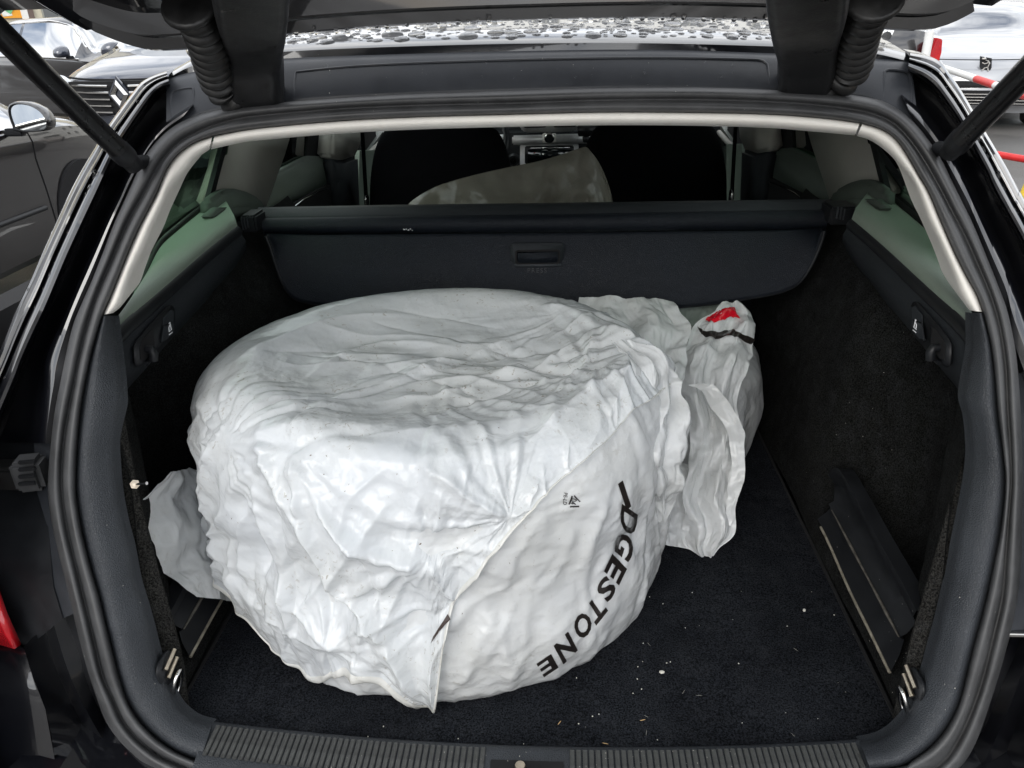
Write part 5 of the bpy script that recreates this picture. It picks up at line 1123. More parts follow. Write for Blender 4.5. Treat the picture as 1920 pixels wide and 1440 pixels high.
class Turned:
    """a bagged stack of wheels: meridian profile turned about a vertical axis, with folds laid on it"""
    def __init__(s, c, prof, seed, lobes=(), rs=lambda th: 1.0+0*th):
        p = resample(np.array(prof, float), 240); s.d = np.r_[0, np.cumsum(np.linalg.norm(np.diff(p, axis=0), axis=1))]; s.p = p; s.c = np.array(c, float); s.seed = seed; s.folds = []; s.rs = rs; s.amp = 1.0; s.gath = (.0, 1); s.pl = []; s.lam = (.15, .085, .048, .027)
        tg = np.gradient(p, axis=0); tg /= np.linalg.norm(tg, axis=1)[:, None]; s.nr, s.nz = -tg[:, 1], tg[:, 0]
        th = np.linspace(-math.pi, math.pi, 721); ss = np.linspace(.01, s.d[-1], 260); A, B = np.meshgrid(th, ss)
        P, Nn = s.base(A, B); vis = ((CAM-P)*Nn).sum(-1) > 0; s._pick = (A[vis], B[vis], proj(P[vis]))
    def base(s, th, ss):
        r = np.interp(ss, s.d, s.p[:, 0])*s.rs(th); z = np.interp(ss, s.d, s.p[:, 1]); nr = np.interp(ss, s.d, s.nr); nz = np.interp(ss, s.d, s.nz)
        P = np.stack([s.c[0]+r*np.cos(th), s.c[1]+r*np.sin(th), z], -1); Nn = np.stack([nr*np.cos(th), nr*np.sin(th), nz], -1)
        return P, Nn
    def pick(s, px, py):
        A, B, q = s._pick; i = np.argmin((q[:, 0]-px)**2+(q[:, 1]-py)**2); return A[i], B[i]
    def path(s, pts, n=10):
        q = np.array([s.pick(*p) for p in resample(pts, n)]); return s.base(q[:, 0], q[:, 1])[0]
    def fold(s, pts, amp, wd, sharp=True): s.folds.append((s.path(pts), amp, wd, sharp))
    def pleat(s, px, K, amp, r0, seed=0):
        t, q = s.pick(*px); c_, n_ = s.base(np.array(t), np.array(q)); u_ = np.cross(n_, [0, 0, 1.0]); u_ /= np.linalg.norm(u_)+1e-9; s.pl.append((c_, u_, np.cross(n_, u_), K, amp, r0, seed))
    def drape(s, rg_, k, th, s0, s1, lean, amp, wd):
        for _ in range(k):
            t0 = rg_.uniform(*th); a0 = rg_.uniform(*s0); a1 = a0+rg_.uniform(*s1); ln = rg_.normal(*lean); q = np.linspace(0, 1, 8); cv = rg_.normal(0, .04)
            tt_ = t0+ln*q+cv*np.sin(math.pi*q); s.folds.append((s.base(tt_, np.clip(a0+(a1-a0)*q, .01, s.d[-1]))[0], rg_.uniform(*amp)*rg_.choice([1, 1, -.7]), rg_.uniform(*wd), True))
    def disp(s, P, th, ss):
        h = s.amp*crumple(P, s.seed, lam=s.lam)
        for c_, u_, v_, K, amp, r0, sd_ in s.pl:             # pleats raying out from a tight point
            d = P-c_; a_ = np.arctan2(d@v_, d@u_); r_ = np.linalg.norm(d, axis=-1)
            wv = vnoise(P/.07+sd_, s.seed+sd_); t = tri(a_*K/(2*math.pi)+wv*.35+sd_*.3)
            t = t*.6+.4*tri(a_*(2*K+1)/(2*math.pi)+wv*.8)
            h = h+amp*.62*(r_/r0)*np.exp(1-r_/r0)*t*np.clip(.6+.9*vnoise(np.stack([np.cos(a_)*2, np.sin(a_)*2, r_*0], -1), sd_+77), 0, 1.3)
        g, k = s.gath
        if g:
            dn = np.clip((ss-.36)/.25, 0, 1)
            wv = vnoise(np.stack([np.cos(th)*2.2, np.sin(th)*2.2, ss*3], -1), s.seed+5)
            t = tri(th*k/(2*math.pi)+wv*.9+ss*1.1); t2 = tri(th*k*2.3/(2*math.pi)-wv*1.3-ss*1.7)
            h = h+g*dn*(t*.7+.35*t2)*(.55+.45*vnoise(np.stack([np.cos(th)*3, np.sin(th)*3, ss*6], -1), s.seed+8))
        for poly, a_, wd, sharp in s.folds:
            d, par = segdist(P, poly); tp = np.clip(np.minimum(par, 1-par)*6, 0, 1)**.7
            h = h+a_*tp*(np.exp(-d/wd) if sharp else np.exp(-(d/wd)**2))
        return h
    def at(s, th, ss, off=0.0):
        P, Nn = s.base(th, ss); return P+Nn*(s.disp(P, th, ss)+off)[..., None]

PROF = [(.0005, .945), (.09, .942), (.165, .946), (.215, .960), (.255, .972), (.29, .966), (.318, .944), (.335, .905), (.342, .86), (.340, .815), (.334, .785), (.338, .745), (.345, .70), (.342, .65), (.330, .605), (.318, .588)]
up = Turned((-.142, 1.058), PROF, 3, rs=lambda th: 1+.022*np.cos(th)+.012*np.cos(2*th+.4)+.125*np.exp(-((math.pi-np.abs(th+.12))/.75)**2))
SMAX = up.d[-1]
up.gath = (.007, 13); up.amp = .09; up.lam = (.22, .12, .065, .034)
for q in [((1122, 690), 15, .006, .09, 1), ((1270, 706), 13, .006, .08, 2), ((952, 968), 13, .007, .07, 3), ((806, 1050), 11, .009, .09, 4), ((855, 1122), 11, .008, .07, 5), ((818, 1320), 11, .008, .08, 6), ((430, 830), 13, .006, .10, 7), ((1160, 850), 11, .006, .07, 8), ((545, 850), 13, .006, .08, 9), ((370, 1010), 11, .007, .08, 10), ((620, 1210), 11, .008, .08, 11), ((1060, 590), 11, .004, .09, 12)]: up.pleat(*q)
# folds read off the photograph: (points, height, width, sharp)
for pts, a_, wd, sh in [
    ([(596, 905), (600, 945), (640, 990), (705, 1037), (760, 1048), (808, 1048)], .016, .010, True),
    ([(486, 800), (505, 860), (540, 925), (575, 977), (605, 1030), (632, 1082), (680, 1130), (730, 1197), (767, 1267), (788, 1318)], .016, .012, True),
    ([(550, 860), (565, 900), (572, 960)], .012, .008, True),
    ([(640, 925), (710, 955), (800, 985), (890, 975)], -.006, .050, False), ([(545, 1030), (600, 1090), (665, 1180)], -.011, .035, False), ([(880, 900), (960, 880), (1060, 820)], -.007, .05, False),
    ([(412, 805), (395, 880), (383, 932), (365, 1015)], .010, .010, True),
    ([(772, 872), (840, 905), (900, 945), (952, 968)], .012, .009, True),
    ([(950, 968), (985, 950), (1010, 900)], .008, .008, True),
    ([(806, 1050), (830, 1090), (856, 1120)], .014, .008, True),
    ([(856, 1118), (846, 1160), (820, 1205), (806, 1255), (822, 1332)], .016, .008, True),
    ([(735, 1040), (770, 1150), (800, 1260)], -.012, .020, False),
    ([(690, 1010), (760, 1020), (850, 1020), (930, 980)], -.012, .022, False),
    ([(480, 795), (560, 805), (650, 838), (770, 872), (870, 856), (1000, 842), (1100, 815)], .006, .016, False),
    ([(1120, 622), (1180, 650), (1240, 690), (1272, 706)], .016, .014, True),
    ([(1120, 622), (1070, 660), (1010, 690), (940, 700)], .008, .010, True),
    ([(1120, 625), (1100, 690), (1050, 740)], .008, .010, True),
    ([(1020, 575), (1075, 590), (1120, 622)], .008, .010, True),
    ([(1180, 660), (1165, 720), (1140, 780)], .010, .012, True),
    ([(960, 690), (1050, 700), (1150, 690)], -.008, .014, False),
    ([(1230, 705), (1140, 720), (1060, 770), (990, 830)], .009, .010, True),
    ([(560, 720), (680, 650), (760, 640), (860, 655)], .006, .012, True),
    ([(600, 660), (720, 640), (880, 670), (1000, 660)], -.008, .03, False),
    ([(700, 760), (850, 740), (1000, 690)], .005, .012, True),
    ([(430, 690), (520, 640), (640, 600), (760, 590)], .005, .012, True),
    ([(440, 930), (480, 1000), (500, 1080)], -.010, .020, False),
    ([(415, 1000), (440, 1080), (470, 1160)], .008, .010, True),
    ([(520, 1080), (560, 1150), (640, 1215)], .008, .010, True),
    ([(470, 1130), (560, 1190), (660, 1210)], .007, .008, True),
]: up.fold(pts, a_*1.15, wd, sh)
rgd = np.random.default_rng(19)
up.drape(rgd, 46, (-3.3, -.2), (.34, .50), (.12, .30), (-.12, .16), (.005, .012), (.005, .010))      # falling folds round the front
up.drape(rgd, 26, (-3.3, -.2), (.28, .40), (.05, .12), (-.05, .10), (.003, .006), (.004, .007))
for k in range(34):                                                                                     # creases drawn across the top towards the tight point
    x0, y0 = rgd.uniform(420, 1050), rgd.uniform(570, 830); f0, f1 = rgd.uniform(.0, .15), rgd.uniform(.3, .75); tx, ty = 1125+rgd.normal(0, 60), 690+rgd.normal(0, 50)
    up.fold([(x0+(tx-x0)*f, y0+(ty-y0)*f+rgd.normal(0, 3)) for f in np.linspace(f0, f1, 4)], rgd.uniform(.0015, .005)*rgd.choice([1, -1]), rgd.uniform(.004, .009), True)
HEM = [(1273, 704), (1235, 735), (1178, 772), (1142, 822), (1100, 855), (1060, 888), (1010, 935), (975, 968), (935, 1012), (895, 1065), (868, 1098), (850, 1120), (838, 1160), (826, 1210), (822, 1280), (818, 1330), (790, 1322), (755, 1302), (730, 1284), (690, 1262), (650, 1258), (600, 1272), (552, 1257), (505, 1222), (480, 1197), (440, 1150), (412, 1122), (385, 1116), (365, 1112), (352, 1075)]
hp_ = np.array([up.pick(*p) for p in HEM]); o_ = np.argsort(hp_[:, 0])
hth, hs = hp_[o_, 0], hp_[o_, 1]
def smax(th):
    v = np.interp(th, np.r_[-math.pi, hth[0]-.25, hth, hth[-1]+.25, math.pi], np.r_[.60, .60, hs, .50, .60])
    return v
def disc_grid(n):
    a = np.linspace(-1, 1, n); A, B = np.meshgrid(a, a); X = A*np.sqrt(1-B*B/2); Y = B*np.sqrt(1-A*A/2); return np.arctan2(Y, X), np.sqrt(X*X+Y*Y)
n = 513
TH, RHO = disc_grid(n)
# smooth the hem a little so that it stays a cloth edge
tt = np.linspace(-math.pi, math.pi, 1441); sm = smax(tt); ker = np.hanning(29); ker /= ker.sum(); sm = np.convolve(np.r_[sm[-40:-1], sm, sm[1:40]], ker, 'same')[39:-39]
SM = np.interp(TH, tt, sm); SS = np.where(RHO < .45, RHO*.62, .279+(RHO-.45)/.55*(SM-.279))
P, Nn = up.base(TH, SS)
h = up.disp(P, TH, SS)
lip = np.clip((RHO-.965)/.035, 0, 1); h = h+.004+.003*lip*np.clip((SS-.3)/.1, 0, 1)
V0 = P+Nn*h[..., None]
side = np.clip((SS-.30)/.15, 0, 1); pz = np.clip(.6+.9*vnoise(P/.16, 91), .15, 1.3)
V = film(V0, Nn, ((.006+.006*side)*pz, (.006+.006*side)*pz), seed=5, zmin=FZ+.002, levels=(8, 4, 2, 1), its=(60, 50, 40, 22), soft=(.004, .004, .006, .012), kick=(.0012, .0012, .0008, .0003), lo_=-.012, hi_=.016, gain=.30)
UPV = V; Nn0 = Nn.reshape(-1, 3)
top_bag = empty('wheel_bag', (-.142, 1.058, .78))
tag(top_bag, 'large crumpled white plastic bag draped over the upper of two stacked wheels', 'plastic bag')
ub = mesh('bag_film', V.reshape(-1, 3), gridfaces(n, n), M['bag'], top_bag)
# cream welded band along the hem, folded back on the film
bd = [(i, 0) for i in range(n-1, 0, -1)]+[(0, j) for j in range(n-1)]+[(i, n-1) for i in range(n-1)]+[(n-1, j) for j in range(n-1, 0, -1)]
def inset(i, j, k): c_ = (n-1)/2; return (int(round(c_+(i-c_)*(1-k*2/(n-1)))), int(round(c_+(j-c_)*(1-k*2/(n-1)))))
bp = [(i, j) for i, j in bd if hth[0] < TH[i, j] < hth[-1]]; bp.sort(key=lambda t: TH[t[0], t[1]])
def bandrow(k, off):
    q = np.array([V[inset(i, j, k)] for i, j in bp]); nn = np.array([Nn[inset(i, j, k)] for i, j in bp]); r_ = q+nn*off
    return np.stack([np.convolve(np.pad(r_[:, c_], 2, 'edge'), np.ones(5)/5, 'valid') for c_ in range(3)], 1)
loft('hem_band', [bandrow(6, .0004), bandrow(5, .0020), bandrow(3, .0024), bandrow(1, .0022), bandrow(0, .0010), bandrow(0, -.002)], M['bag_hem'], top_bag)

# lower bag with the printed maker's name
lo = Turned((-.142, 1.058), PROF, 3, rs=up.rs); lo.folds = [(p_, a_*.55, w_, k_) for p_, a_, w_, k_ in up.folds]; lo.pl = [q[:4]+(q[4]*.4,)+q[5:] for q in up.pl if q[6] != 8]; lo.gath = up.gath; lo.amp = up.amp; lo.lam = up.lam
for pts, a_, wd, sh in [
    ([(840, 1180), (900, 1120), (960, 1090)], .008, .012, True), ([(860, 1290), (900, 1200), (930, 1150)], .007, .012, True),
    ([(960, 1300), (940, 1200), (900, 1130)], .006, .010, True), ([(1000, 1120), (1060, 1050), (1080, 980)], .005, .012, True),
    ([(1110, 1100), (1150, 1020), (1160, 930)], .004, .010, True), ([(560, 1290), (600, 1285), (690, 1310)], .008, .008, True)]: lo.fold(pts, a_, wd, sh)
lo.drape(np.random.default_rng(31), 42, (-2.2, .3), (.30, .60), (.06, .20), (.02, .2), (.0012, .004), (.004, .009))
lo.drape(np.random.default_rng(32), 26, (-2.2, .3), (.40, .66), (-.02, .05), (.05, .18), (.001, .003), (.004, .007))
LS0 = .285
low_bag = empty('wheel_bag', (-.145, 1.056, FZ))
tag(low_bag, 'white plastic bag lettered in black round the lower wheel on the boot floor', 'plastic bag')
th = np.linspace(-math.pi, math.pi, 545)[:-1]; ss = np.linspace(LS0, lo.d[-1], 153); A, B = np.meshgrid(th, ss)
V = film(lo.at(A, B, -.003), lo.base(A, B)[1], (.016, .014), wrap=True, lo_=-.004, hi_=.010, seed=8, its=(60, 50, 30), zmin=FZ+.0015)
LOV, LOA, LOB = V, A, B
mesh('bag_film', V.reshape(-1, 3), gridfaces(153, 544, True), M['bag_clean'], low_bag)
# the wheels inside
def wheel(name, c, k):
    w_ = empty(name, c)
    lathe('tyre', [(r_*k, h_) for r_, h_ in ((.20, -.085), (.27, -.095), (.300, -.075), (.308, 0), (.300, .075), (.27, .095), (.20, .085))], c, (0, 0, 1), M['tyre'], w_, 48)
    lathe('rim', [(r_*k, h_) for r_, h_ in ((0, .02), (.06, .03), (.16, .0), (.195, .06), (.20, .085), (.20, -.085))], c, (0, 0, 1), M['rim'], w_, 48)
    return w_
tag(wheel('wheel', (-.145, 1.056, .690), 1.0), 'car wheel lying flat inside the lettered white bag', 'wheel')
tag(wheel('wheel', (-.142, 1.058, .815), .90), 'car wheel lying flat inside the large upper white bag', 'wheel')

def onfilm(tq, sq, off):
    nr_, nc_ = LOV.shape[:2]; j = ((tq+math.pi)/(2*math.pi)*nc_) % nc_; i = np.clip((sq-LS0)/(lo.d[-1]-LS0)*(nr_-1), 0, nr_-1.001); i0 = i.astype(int); j0 = j.astype(int) % nc_; j1 = (j0+1) % nc_; fi = (i-i0)[:, None]; fj = (j-np.floor(j))[:, None]
    Q = LOV[i0, j0]*(1-fi)*(1-fj)+LOV[i0+1, j0]*fi*(1-fj)+LOV[i0, j1]*(1-fi)*fj+LOV[i0+1, j1]*fi*fj
    return Q+lo.base(tq, sq)[1]*off
def glyph(surf, ch, px, nxt, size, parent, mat, bold=.006, shear=.28, sx=1.0, off=.0022, flip=1):
    t0, s0 = surf.pick(*px); t1, s1 = surf.pick(*nxt); r0 = np.interp(s0, surf.d, surf.p[:, 0])
    dx = np.array([(t1-t0)*r0, s1-s0]); dx /= np.linalg.norm(dx)+1e-9; dn = np.array([dx[1], -dx[0]])*flip
    me = textmesh(ch, size, 0, shear, bold*size/.1)
    bm = bmesh.new(); bm.from_mesh(me); bmesh.ops.subdivide_edges(bm, edges=[e for e in bm.edges if e.calc_length() > .004], cuts=2); bmesh.ops.triangulate(bm, faces=bm.faces[:]); bm.to_mesh(me); bm.free()
    Q = np.array([v.co[:] for v in me.vertices]); cx = (Q[:, 0].max()+Q[:, 0].min())/2; cy_ = (Q[:, 1].max()+Q[:, 1].min())/2
    a_ = (Q[:, 0]-cx)*sx; b_ = Q[:, 1]-cy_
    tq = t0+(a_*dx[0]+b_*dn[0])/r0; sq = s0+a_*dx[1]+b_*dn[1]
    W = onfilm(tq, sq, off); W[:, 2] = np.maximum(W[:, 2], FZ+.003)
    for v, q in zip(me.vertices, W): v.co = q
    return link('letter', me, mat, parent)
# scrap of dark print showing in the fold of the upper bag
VV = UPV.reshape(-1, 3); qp = proj(VV)
pc = [VV[np.argmin(((qp-np.array(p))**2).sum(-1)+1e6*(((CAM-VV)*Nn0).sum(-1) < 0))]+.004*(CAM-VV[0])/np.linalg.norm(CAM-VV[0]) for p in [(838, 1152), (848, 1160), (834, 1172), (821, 1188), (812, 1200), (806, 1209), (811, 1194), (820, 1180), (828, 1168)]]
plate('print_scrap', pc, (0, .0006, 0), simple('brown_black_print', (.05, .035, .03), .35), top_bag)
# hanging sheets of film: rows of left and right photo points, each with its distance
def sheet(name, rows, mat, parent, nu=70, nv=90, bulge=.02, seed=1, fold=.006, amp=1.0, nf=5, zmin=FZ+.003, slack=.05):
    nu, nv = nu//4*4+1, nv//4*4+1
    L_ = np.array([ony(*r[0], r[2]) for r in rows]); R__ = np.array([ony(*r[1], r[3] if len(r) > 3 else r[2]) for r in rows])
    L_, R__ = resample(L_, nv), resample(R__, nv)
    for E_, q_ in ((L_, 1), (R__, 2)): E_ += np.stack([vnoise(E_/.060+q_*7, seed+40+q_)*.010+vnoise(E_/.022+q_*3, seed+50)*.002, vnoise(E_/.05, seed+60+q_)*.006, vnoise(E_/.03, seed+70+q_)*.003], 1)
    u = np.linspace(0, 1, nu); P_ = L_[:, None, :]*(1-u)[None, :, None]+R__[:, None, :]*u[None, :, None]
    du = np.gradient(P_, axis=1); dv = np.gradient(P_, axis=0); Nn_ = np.cross(du, dv); Nn_ /= np.linalg.norm(Nn_, axis=-1)[..., None]+1e-9
    Nn_ *= np.sign(((CAM-P_)*Nn_).sum(-1))[..., None]
    vv = np.linspace(0, 1, nv)[:, None]; wob = vnoise(P_/.12, seed+3)
    hh = bulge*.35*np.sin(math.pi*u)[None, :]+fold*.8*tri(u[None, :]*nf*.5+wob*.55+vv*.6+seed*.37)*(.45+.55*np.abs(vnoise(P_/.10, seed+6)))+fold*.22*tri(vv*3.3+wob*1.6+u[None, :]*1.3)+.45*amp*crumple(P_, seed, lam=(.11, .06, .033))
    edge = np.minimum(1, np.minimum(vv, 1-vv)*10+.3)
    W = P_+Nn_*(hh*edge)[..., None]; W[..., 2] = np.maximum(W[..., 2], zmin)
    W = film(W, Nn_, (slack, slack*.7), seed=seed, lo_=-.010, hi_=.022, zmin=zmin, its=(60, 50, 30), gain=.75)
    o = mesh(name, W.reshape(-1, 3), gridfaces(nv, nu), mat, parent)
    return o, W
def printpatch(W, top, bot, mat, parent, name, off=.0025):
    """flat print following a sheet, between two edges read off the photograph"""
    nv, nu = W.shape[:2]; q = proj(W.reshape(-1, 3)).reshape(nv, nu, 2)
    du = np.gradient(W, axis=1); dv = np.gradient(W, axis=0); Nn_ = np.cross(du, dv); Nn_ /= np.linalg.norm(Nn_, axis=-1)[..., None]+1e-9; Nn_ *= np.sign(((CAM-W)*Nn_).sum(-1))[..., None]
    def loc(p): k = np.argmin(((q-p)**2).sum(-1)); return np.array([k//nu, k % nu], float)
    a_, b_ = (resample([loc(np.array(p, float)) for p in resample(e, 14, False)], 60) for e in (top, bot)); rows = []
    for f in np.linspace(0, 1, 12):
        ij = mid(a_, b_, f); i = np.clip(ij[:, 0], 0, nv-1.001); j = np.clip(ij[:, 1], 0, nu-1.001); i0, j0 = i.astype(int), j.astype(int); fi, fj = (i-i0)[:, None], (j-j0)[:, None]
        def bl(X): return (X[i0, j0]*(1-fi)*(1-fj)+X[i0+1, j0]*fi*(1-fj)+X[i0, j0+1]*(1-fi)*fj+X[i0+1, j0+1]*fi*fj)
        rows.append(bl(W)+bl(Nn_)*off)
    return loft(name, rows, mat, parent)

# ear of the lower bag bulging out to the left
sheet('bag_ear', [((318, 885), (352, 880), .90, .98), ((292, 918), (380, 900), .87, 1.0), ((270, 948), (395, 930), .845, 1.0), ((275, 985), (405, 970), .835, .98), ((288, 1015), (415, 1010), .83, .96), ((292, 1045), (420, 1050), .83, .93), ((318, 1080), (430, 1085), .83, .90), ((372, 1118), (440, 1125), .84, .88)], M['bag_clean'], low_bag, 60, 60, .016, 9, .010, 1.0, 3)
# mouth of the upper bag, gathered and hanging on its right
sheet('bag_mouth', [((1135, 640), (1205, 640), 1.02, 1.05), ((1165, 690), (1272, 700), .965, 1.02), ((1150, 760), (1278, 745), .925, 1.0), ((1128, 822), (1279, 800), .895, .985), ((1120, 862), (1277, 850), .88, .975), ((1165, 888), (1270, 900), .90, .97), ((1205, 915), (1255, 950), .93, .97), ((1215, 950), (1232, 990), .95, .975)], M['bag_clean'], top_bag, 90, 110, .03, 14, .020, 2.2, 5)
# film gathered between the stacks
rear_bag = empty('wheel_bag', (.13, 1.50, FZ))
tag(rear_bag, 'white plastic bag with red and black print slumped beside the right side carpet', 'plastic bag')
sheet('bag_film', [((1090, 560), (1262, 565), 1.40), ((1090, 590), (1276, 590), 1.36), ((1110, 640), (1288, 632), 1.29), ((1150, 700), (1284, 690), 1.22), ((1200, 760), (1276, 745), 1.17), ((1240, 800), (1276, 790), 1.14)], M['bag_clean'], rear_bag, 90, 80, .03, 33, .016, 1.4, 5)
sheet('bag_corner', [((1215, 880), (1290, 870), 1.16), ((1212, 930), (1300, 920), 1.13), ((1208, 980), (1310, 975), 1.10), ((1206, 1012), (1315, 1032), 1.075, 1.075)], M['bag_clean'], rear_bag, 60, 60, .02, 37, .010, 1.2, 3)
fl, FW = sheet('bag_flap', [((1352, 568), (1384, 566), 1.40), ((1335, 584), (1402, 580), 1.37), ((1310, 608), (1412, 612), 1.335), ((1300, 632), (1414, 640), 1.30), ((1292, 655), (1412, 662), 1.27), ((1280, 690), (1406, 690), 1.235), ((1281, 722), (1386, 735), 1.21), ((1296, 780), (1384, 780), 1.18), ((1300, 830), (1391, 825), 1.155), ((1288, 885), (1389, 880), 1.125), ((1272, 930), (1386, 935), 1.10), ((1276, 985), (1378, 990), 1.08), ((1290, 1020), (1345, 1022), 1.07), ((1308, 1036), (1333, 1040), 1.065)], M['bag_clean'], rear_bag, 90, 150, .016, 41, .020, 2.4, 4)
printpatch(FW, [(1322, 597), (1345, 584), (1362, 579), (1376, 578)], [(1338, 606), (1355, 600), (1368, 594), (1389, 599)], M['print_red'], rear_bag, 'red_print')
printpatch(FW, [(1307, 611), (1320, 622), (1345, 624), (1372, 619), (1395, 628), (1414, 638)], [(1309, 617), (1322, 633), (1348, 637), (1372, 629), (1393, 640), (1412, 647)], M['print_black'], rear_bag, 'black_print')
# twisted strap across the flap
sheet('bag_handle', [((1286, 724), (1310, 716), 1.16), ((1318, 735), (1345, 722), 1.15), ((1345, 775), (1370, 750), 1.14), ((1365, 815), (1390, 800), 1.13), ((1372, 860), (1394, 850), 1.115), ((1365, 920), (1390, 900), 1.095), ((1352, 985), (1378, 985), 1.075)], M['bag_clean'], rear_bag, 16, 90, .006, 47, .002, .35, 1)
# the right-hand stack itself
rs_ = Turned((.118, 1.50), [(.0005, .80), (.10, .80), (.22, .815), (.29, .81), (.325, .785), (.338, .74), (.342, .70), (.338, .65), (.325, .61), (.30, .588)], 55)
rs_.gath = (.006, 13); rs_.amp = .25
stack_bag = empty('wheel_bag', (.118, 1.50, FZ)); tag(stack_bag, 'pale grey-white bag round a wheel lying under the luggage cover', 'plastic bag')
A, B = np.meshgrid(np.linspace(-math.pi, math.pi, 401)[:-1], np.linspace(.005, rs_.d[-1], 121)); V = film(rs_.at(A, B), rs_.base(A, B)[1], (.035, .03), wrap=True, seed=12, zmin=FZ+.002); V[..., 2] = np.maximum(V[..., 2], FZ+.002); V[..., 0] = np.minimum(V[..., 0], .468)
mesh('bag_film', V.reshape(-1, 3), gridfaces(121, 400, True), M['bag_clean'], stack_bag)
# cloudy clear bag under the cover edge
clear_bag = empty('clear_bag', (.26, 1.46, .80)); tag(clear_bag, 'cloudy clear plastic bag tucked under the edge of the luggage cover', 'plastic bag')
sheet('clear_film', [((1236, 560), (1385, 555), 1.50), ((1245, 585), (1380, 580), 1.47), ((1262, 610), (1350, 612), 1.44), ((1275, 640), (1318, 640), 1.41)], M['bag_clear'], clear_bag, 60, 40, .02, 61, .010, 1.8, 4)
# smoky bag on the folded rear bench
grey_bag = empty('grey_bag', (0, 1.95, .8)); tag(grey_bag, 'smoky grey translucent bag on the rear bench behind the luggage cover', 'plastic bag')
GT = [(755, 395), (775, 374), (812, 352), (855, 337), (905, 324), (960, 312), (1010, 302), (1050, 290), (1080, 280), (1098, 275), (1106, 282), (1120, 300), (1133, 325), (1142, 350), (1148, 372), (1152, 396)]
gt = np.array([ony(a, b, 1.95) for a, b in resample(GT, 90)])
gb_ = gt.copy(); gb_[:, 2] = .77; gb_[:, 1] = 1.82
rows = []
for t in np.linspace(0, 1, 40):
    q = mid(gt, gb_, t); q = q+np.array([0, -1, 0])*(.10*math.sin(math.pi*min(1, t*1.2+.02)))
    cr2 = crumple(q, 71, lam=(.16, .08, .045, .03), amp=(.22, .18, .15, .08)); dd, _ = segdist(q, np.array([ony(1096, 280, 1.93), ony(1060, 335, 1.87), ony(1000, 365, 1.84), ony(960, 395, 1.82)]))
    q = q+np.array([0, -1, .15])*(cr2+.020*np.exp(-dd/.008))[:, None]*(.2+.8*min(1, t*5)); rows.append(q)
loft('grey_film', rows, M['bag_grey'], grey_bag)
loft('grey_film_back', [gt, mid(gt, gb_+[0, .45, 0], .4)+[0, .06, 0], gb_+[0, .45, 0]], M['bag_grey'], grey_bag)
box('carton', (.0, 2.0, .80), (.42, .26, .12), simple('grey_card', (.10, .10, .09), .8, var=.3, vscale=9), None, .01)
tag(bpy.data.objects['carton'], 'dull grey carton inside the smoky bag on the rear bench', 'box')

# crumbs, straws and lint on the boot carpet
bmp, bms = bmesh.new(), bmesh.new(); rg = np.random.default_rng(5)
def speck(bm_, c, r, l_, a):
    mt = Matrix.Translation(Vector(c)) @ Matrix.Rotation(a, 4, 'Z') @ Matrix.Diagonal((l_, r, r*.8, 1)); bmesh.ops.create_icosphere(bm_, subdivisions=1, radius=1, matrix=mt)
spots = [(1241, 1260), (1250, 1243), (1257, 1241), (1196, 1250), (1203, 1292), (1081, 1271), (1195, 1273), (1206, 1206), (1218, 1119), (1243, 1132), (1187, 1300), (1123, 1339), (1111, 1343), (1085, 1357), (1298, 1111), (1385, 1244), (719, 1362), (690, 1381), (859, 1385), (1508, 1144), (1476, 1174), (1564, 1153)]
for k in range(14): spots.append((rg.uniform(950, 1600), rg.uniform(1090, 1395)))
for k, (x, y) in enumerate(spots):
    r = .0009 if k < 22 else rg.uniform(.0003, .0007); 
    if (x, y) == (1241, 1260): r = .0028
    if (x, y) == (1508, 1144): r = .0025
    speck(bmp, onz(x, y, FZ+.0012), r, r*rg.uniform(1, 1.6), rg.uniform(0, 3))
for x, y, a in ((1205, 1350, .3), (1135, 1394, -.2), (1049, 1355, 1.0), (1697, 1341, .1)): speck(bms, onz(x, y, FZ+.0016), .0006, .0045, a)
for k in range(9): speck(bmp, onz(rg.uniform(1000, 1620), rg.uniform(1100, 1395), FZ+.0012), .00013, rg.uniform(.003, .006), rg.uniform(0, 3))
for nm, bm_, mt in (('floor_crumbs', bmp, M['debris_pale']), ('floor_straws', bms, M['debris_straw'])):
    me = bpy.data.meshes.new(nm); bm_.to_mesh(me); bm_.free(); tag(link(nm, me, mt), 'pale crumbs and lint scattered on the black boot carpet' if 'crumbs' in nm else 'short straw bits lying on the black boot carpet', 'crumbs', kind='stuff')

# specks of dust, scuffs and dirt, laid on whatever surface they touch
def marks(name, label, spots, mat, rx, parent=None):
    bpy.context.view_layer.update(); dg = bpy.context.evaluated_depsgraph_get(); bm_ = bmesh.new(); rg_ = np.random.default_rng(len(spots)+3)
    for x, y in spots:
        v = ray(x, y); hit, loc, nrm, *_ = scene.ray_cast(dg, Vector(CAM), Vector(v/np.linalg.norm(v)))
        if not hit: continue
        if nrm.dot(Vector(v)) > 0: nrm = -nrm
        r1 = rg_.uniform(*rx); r2 = r1*rg_.uniform(.15, .5); a_ = rg_.uniform(0, 6.3); u_ = nrm.orthogonal().normalized(); w_ = nrm.cross(u_); k_ = 7
        e1 = u_*math.cos(a_)+w_*math.sin(a_); e2 = nrm.cross(e1); jit = rg_.uniform(.6, 1.2, k_)
        vs_ = [bm_.verts.new(loc+nrm*.0008+e1*(r1*jit[q]*math.cos(2*math.pi*q/k_))+e2*(r2*jit[q]*math.sin(2*math.pi*q/k_))) for q in range(k_)]
        tp_ = bm_.verts.new(loc+nrm*(.0008+r2*.5))
        for q in range(k_): bm_.faces.new((vs_[q], vs_[(q+1) % k_], tp_))
    me = bpy.data.meshes.new(name); bm_.to_mesh(me); bm_.free(); return tag(link(name, me, mat), label, name.split('_')[-1], kind='stuff')
rg = np.random.default_rng(23)
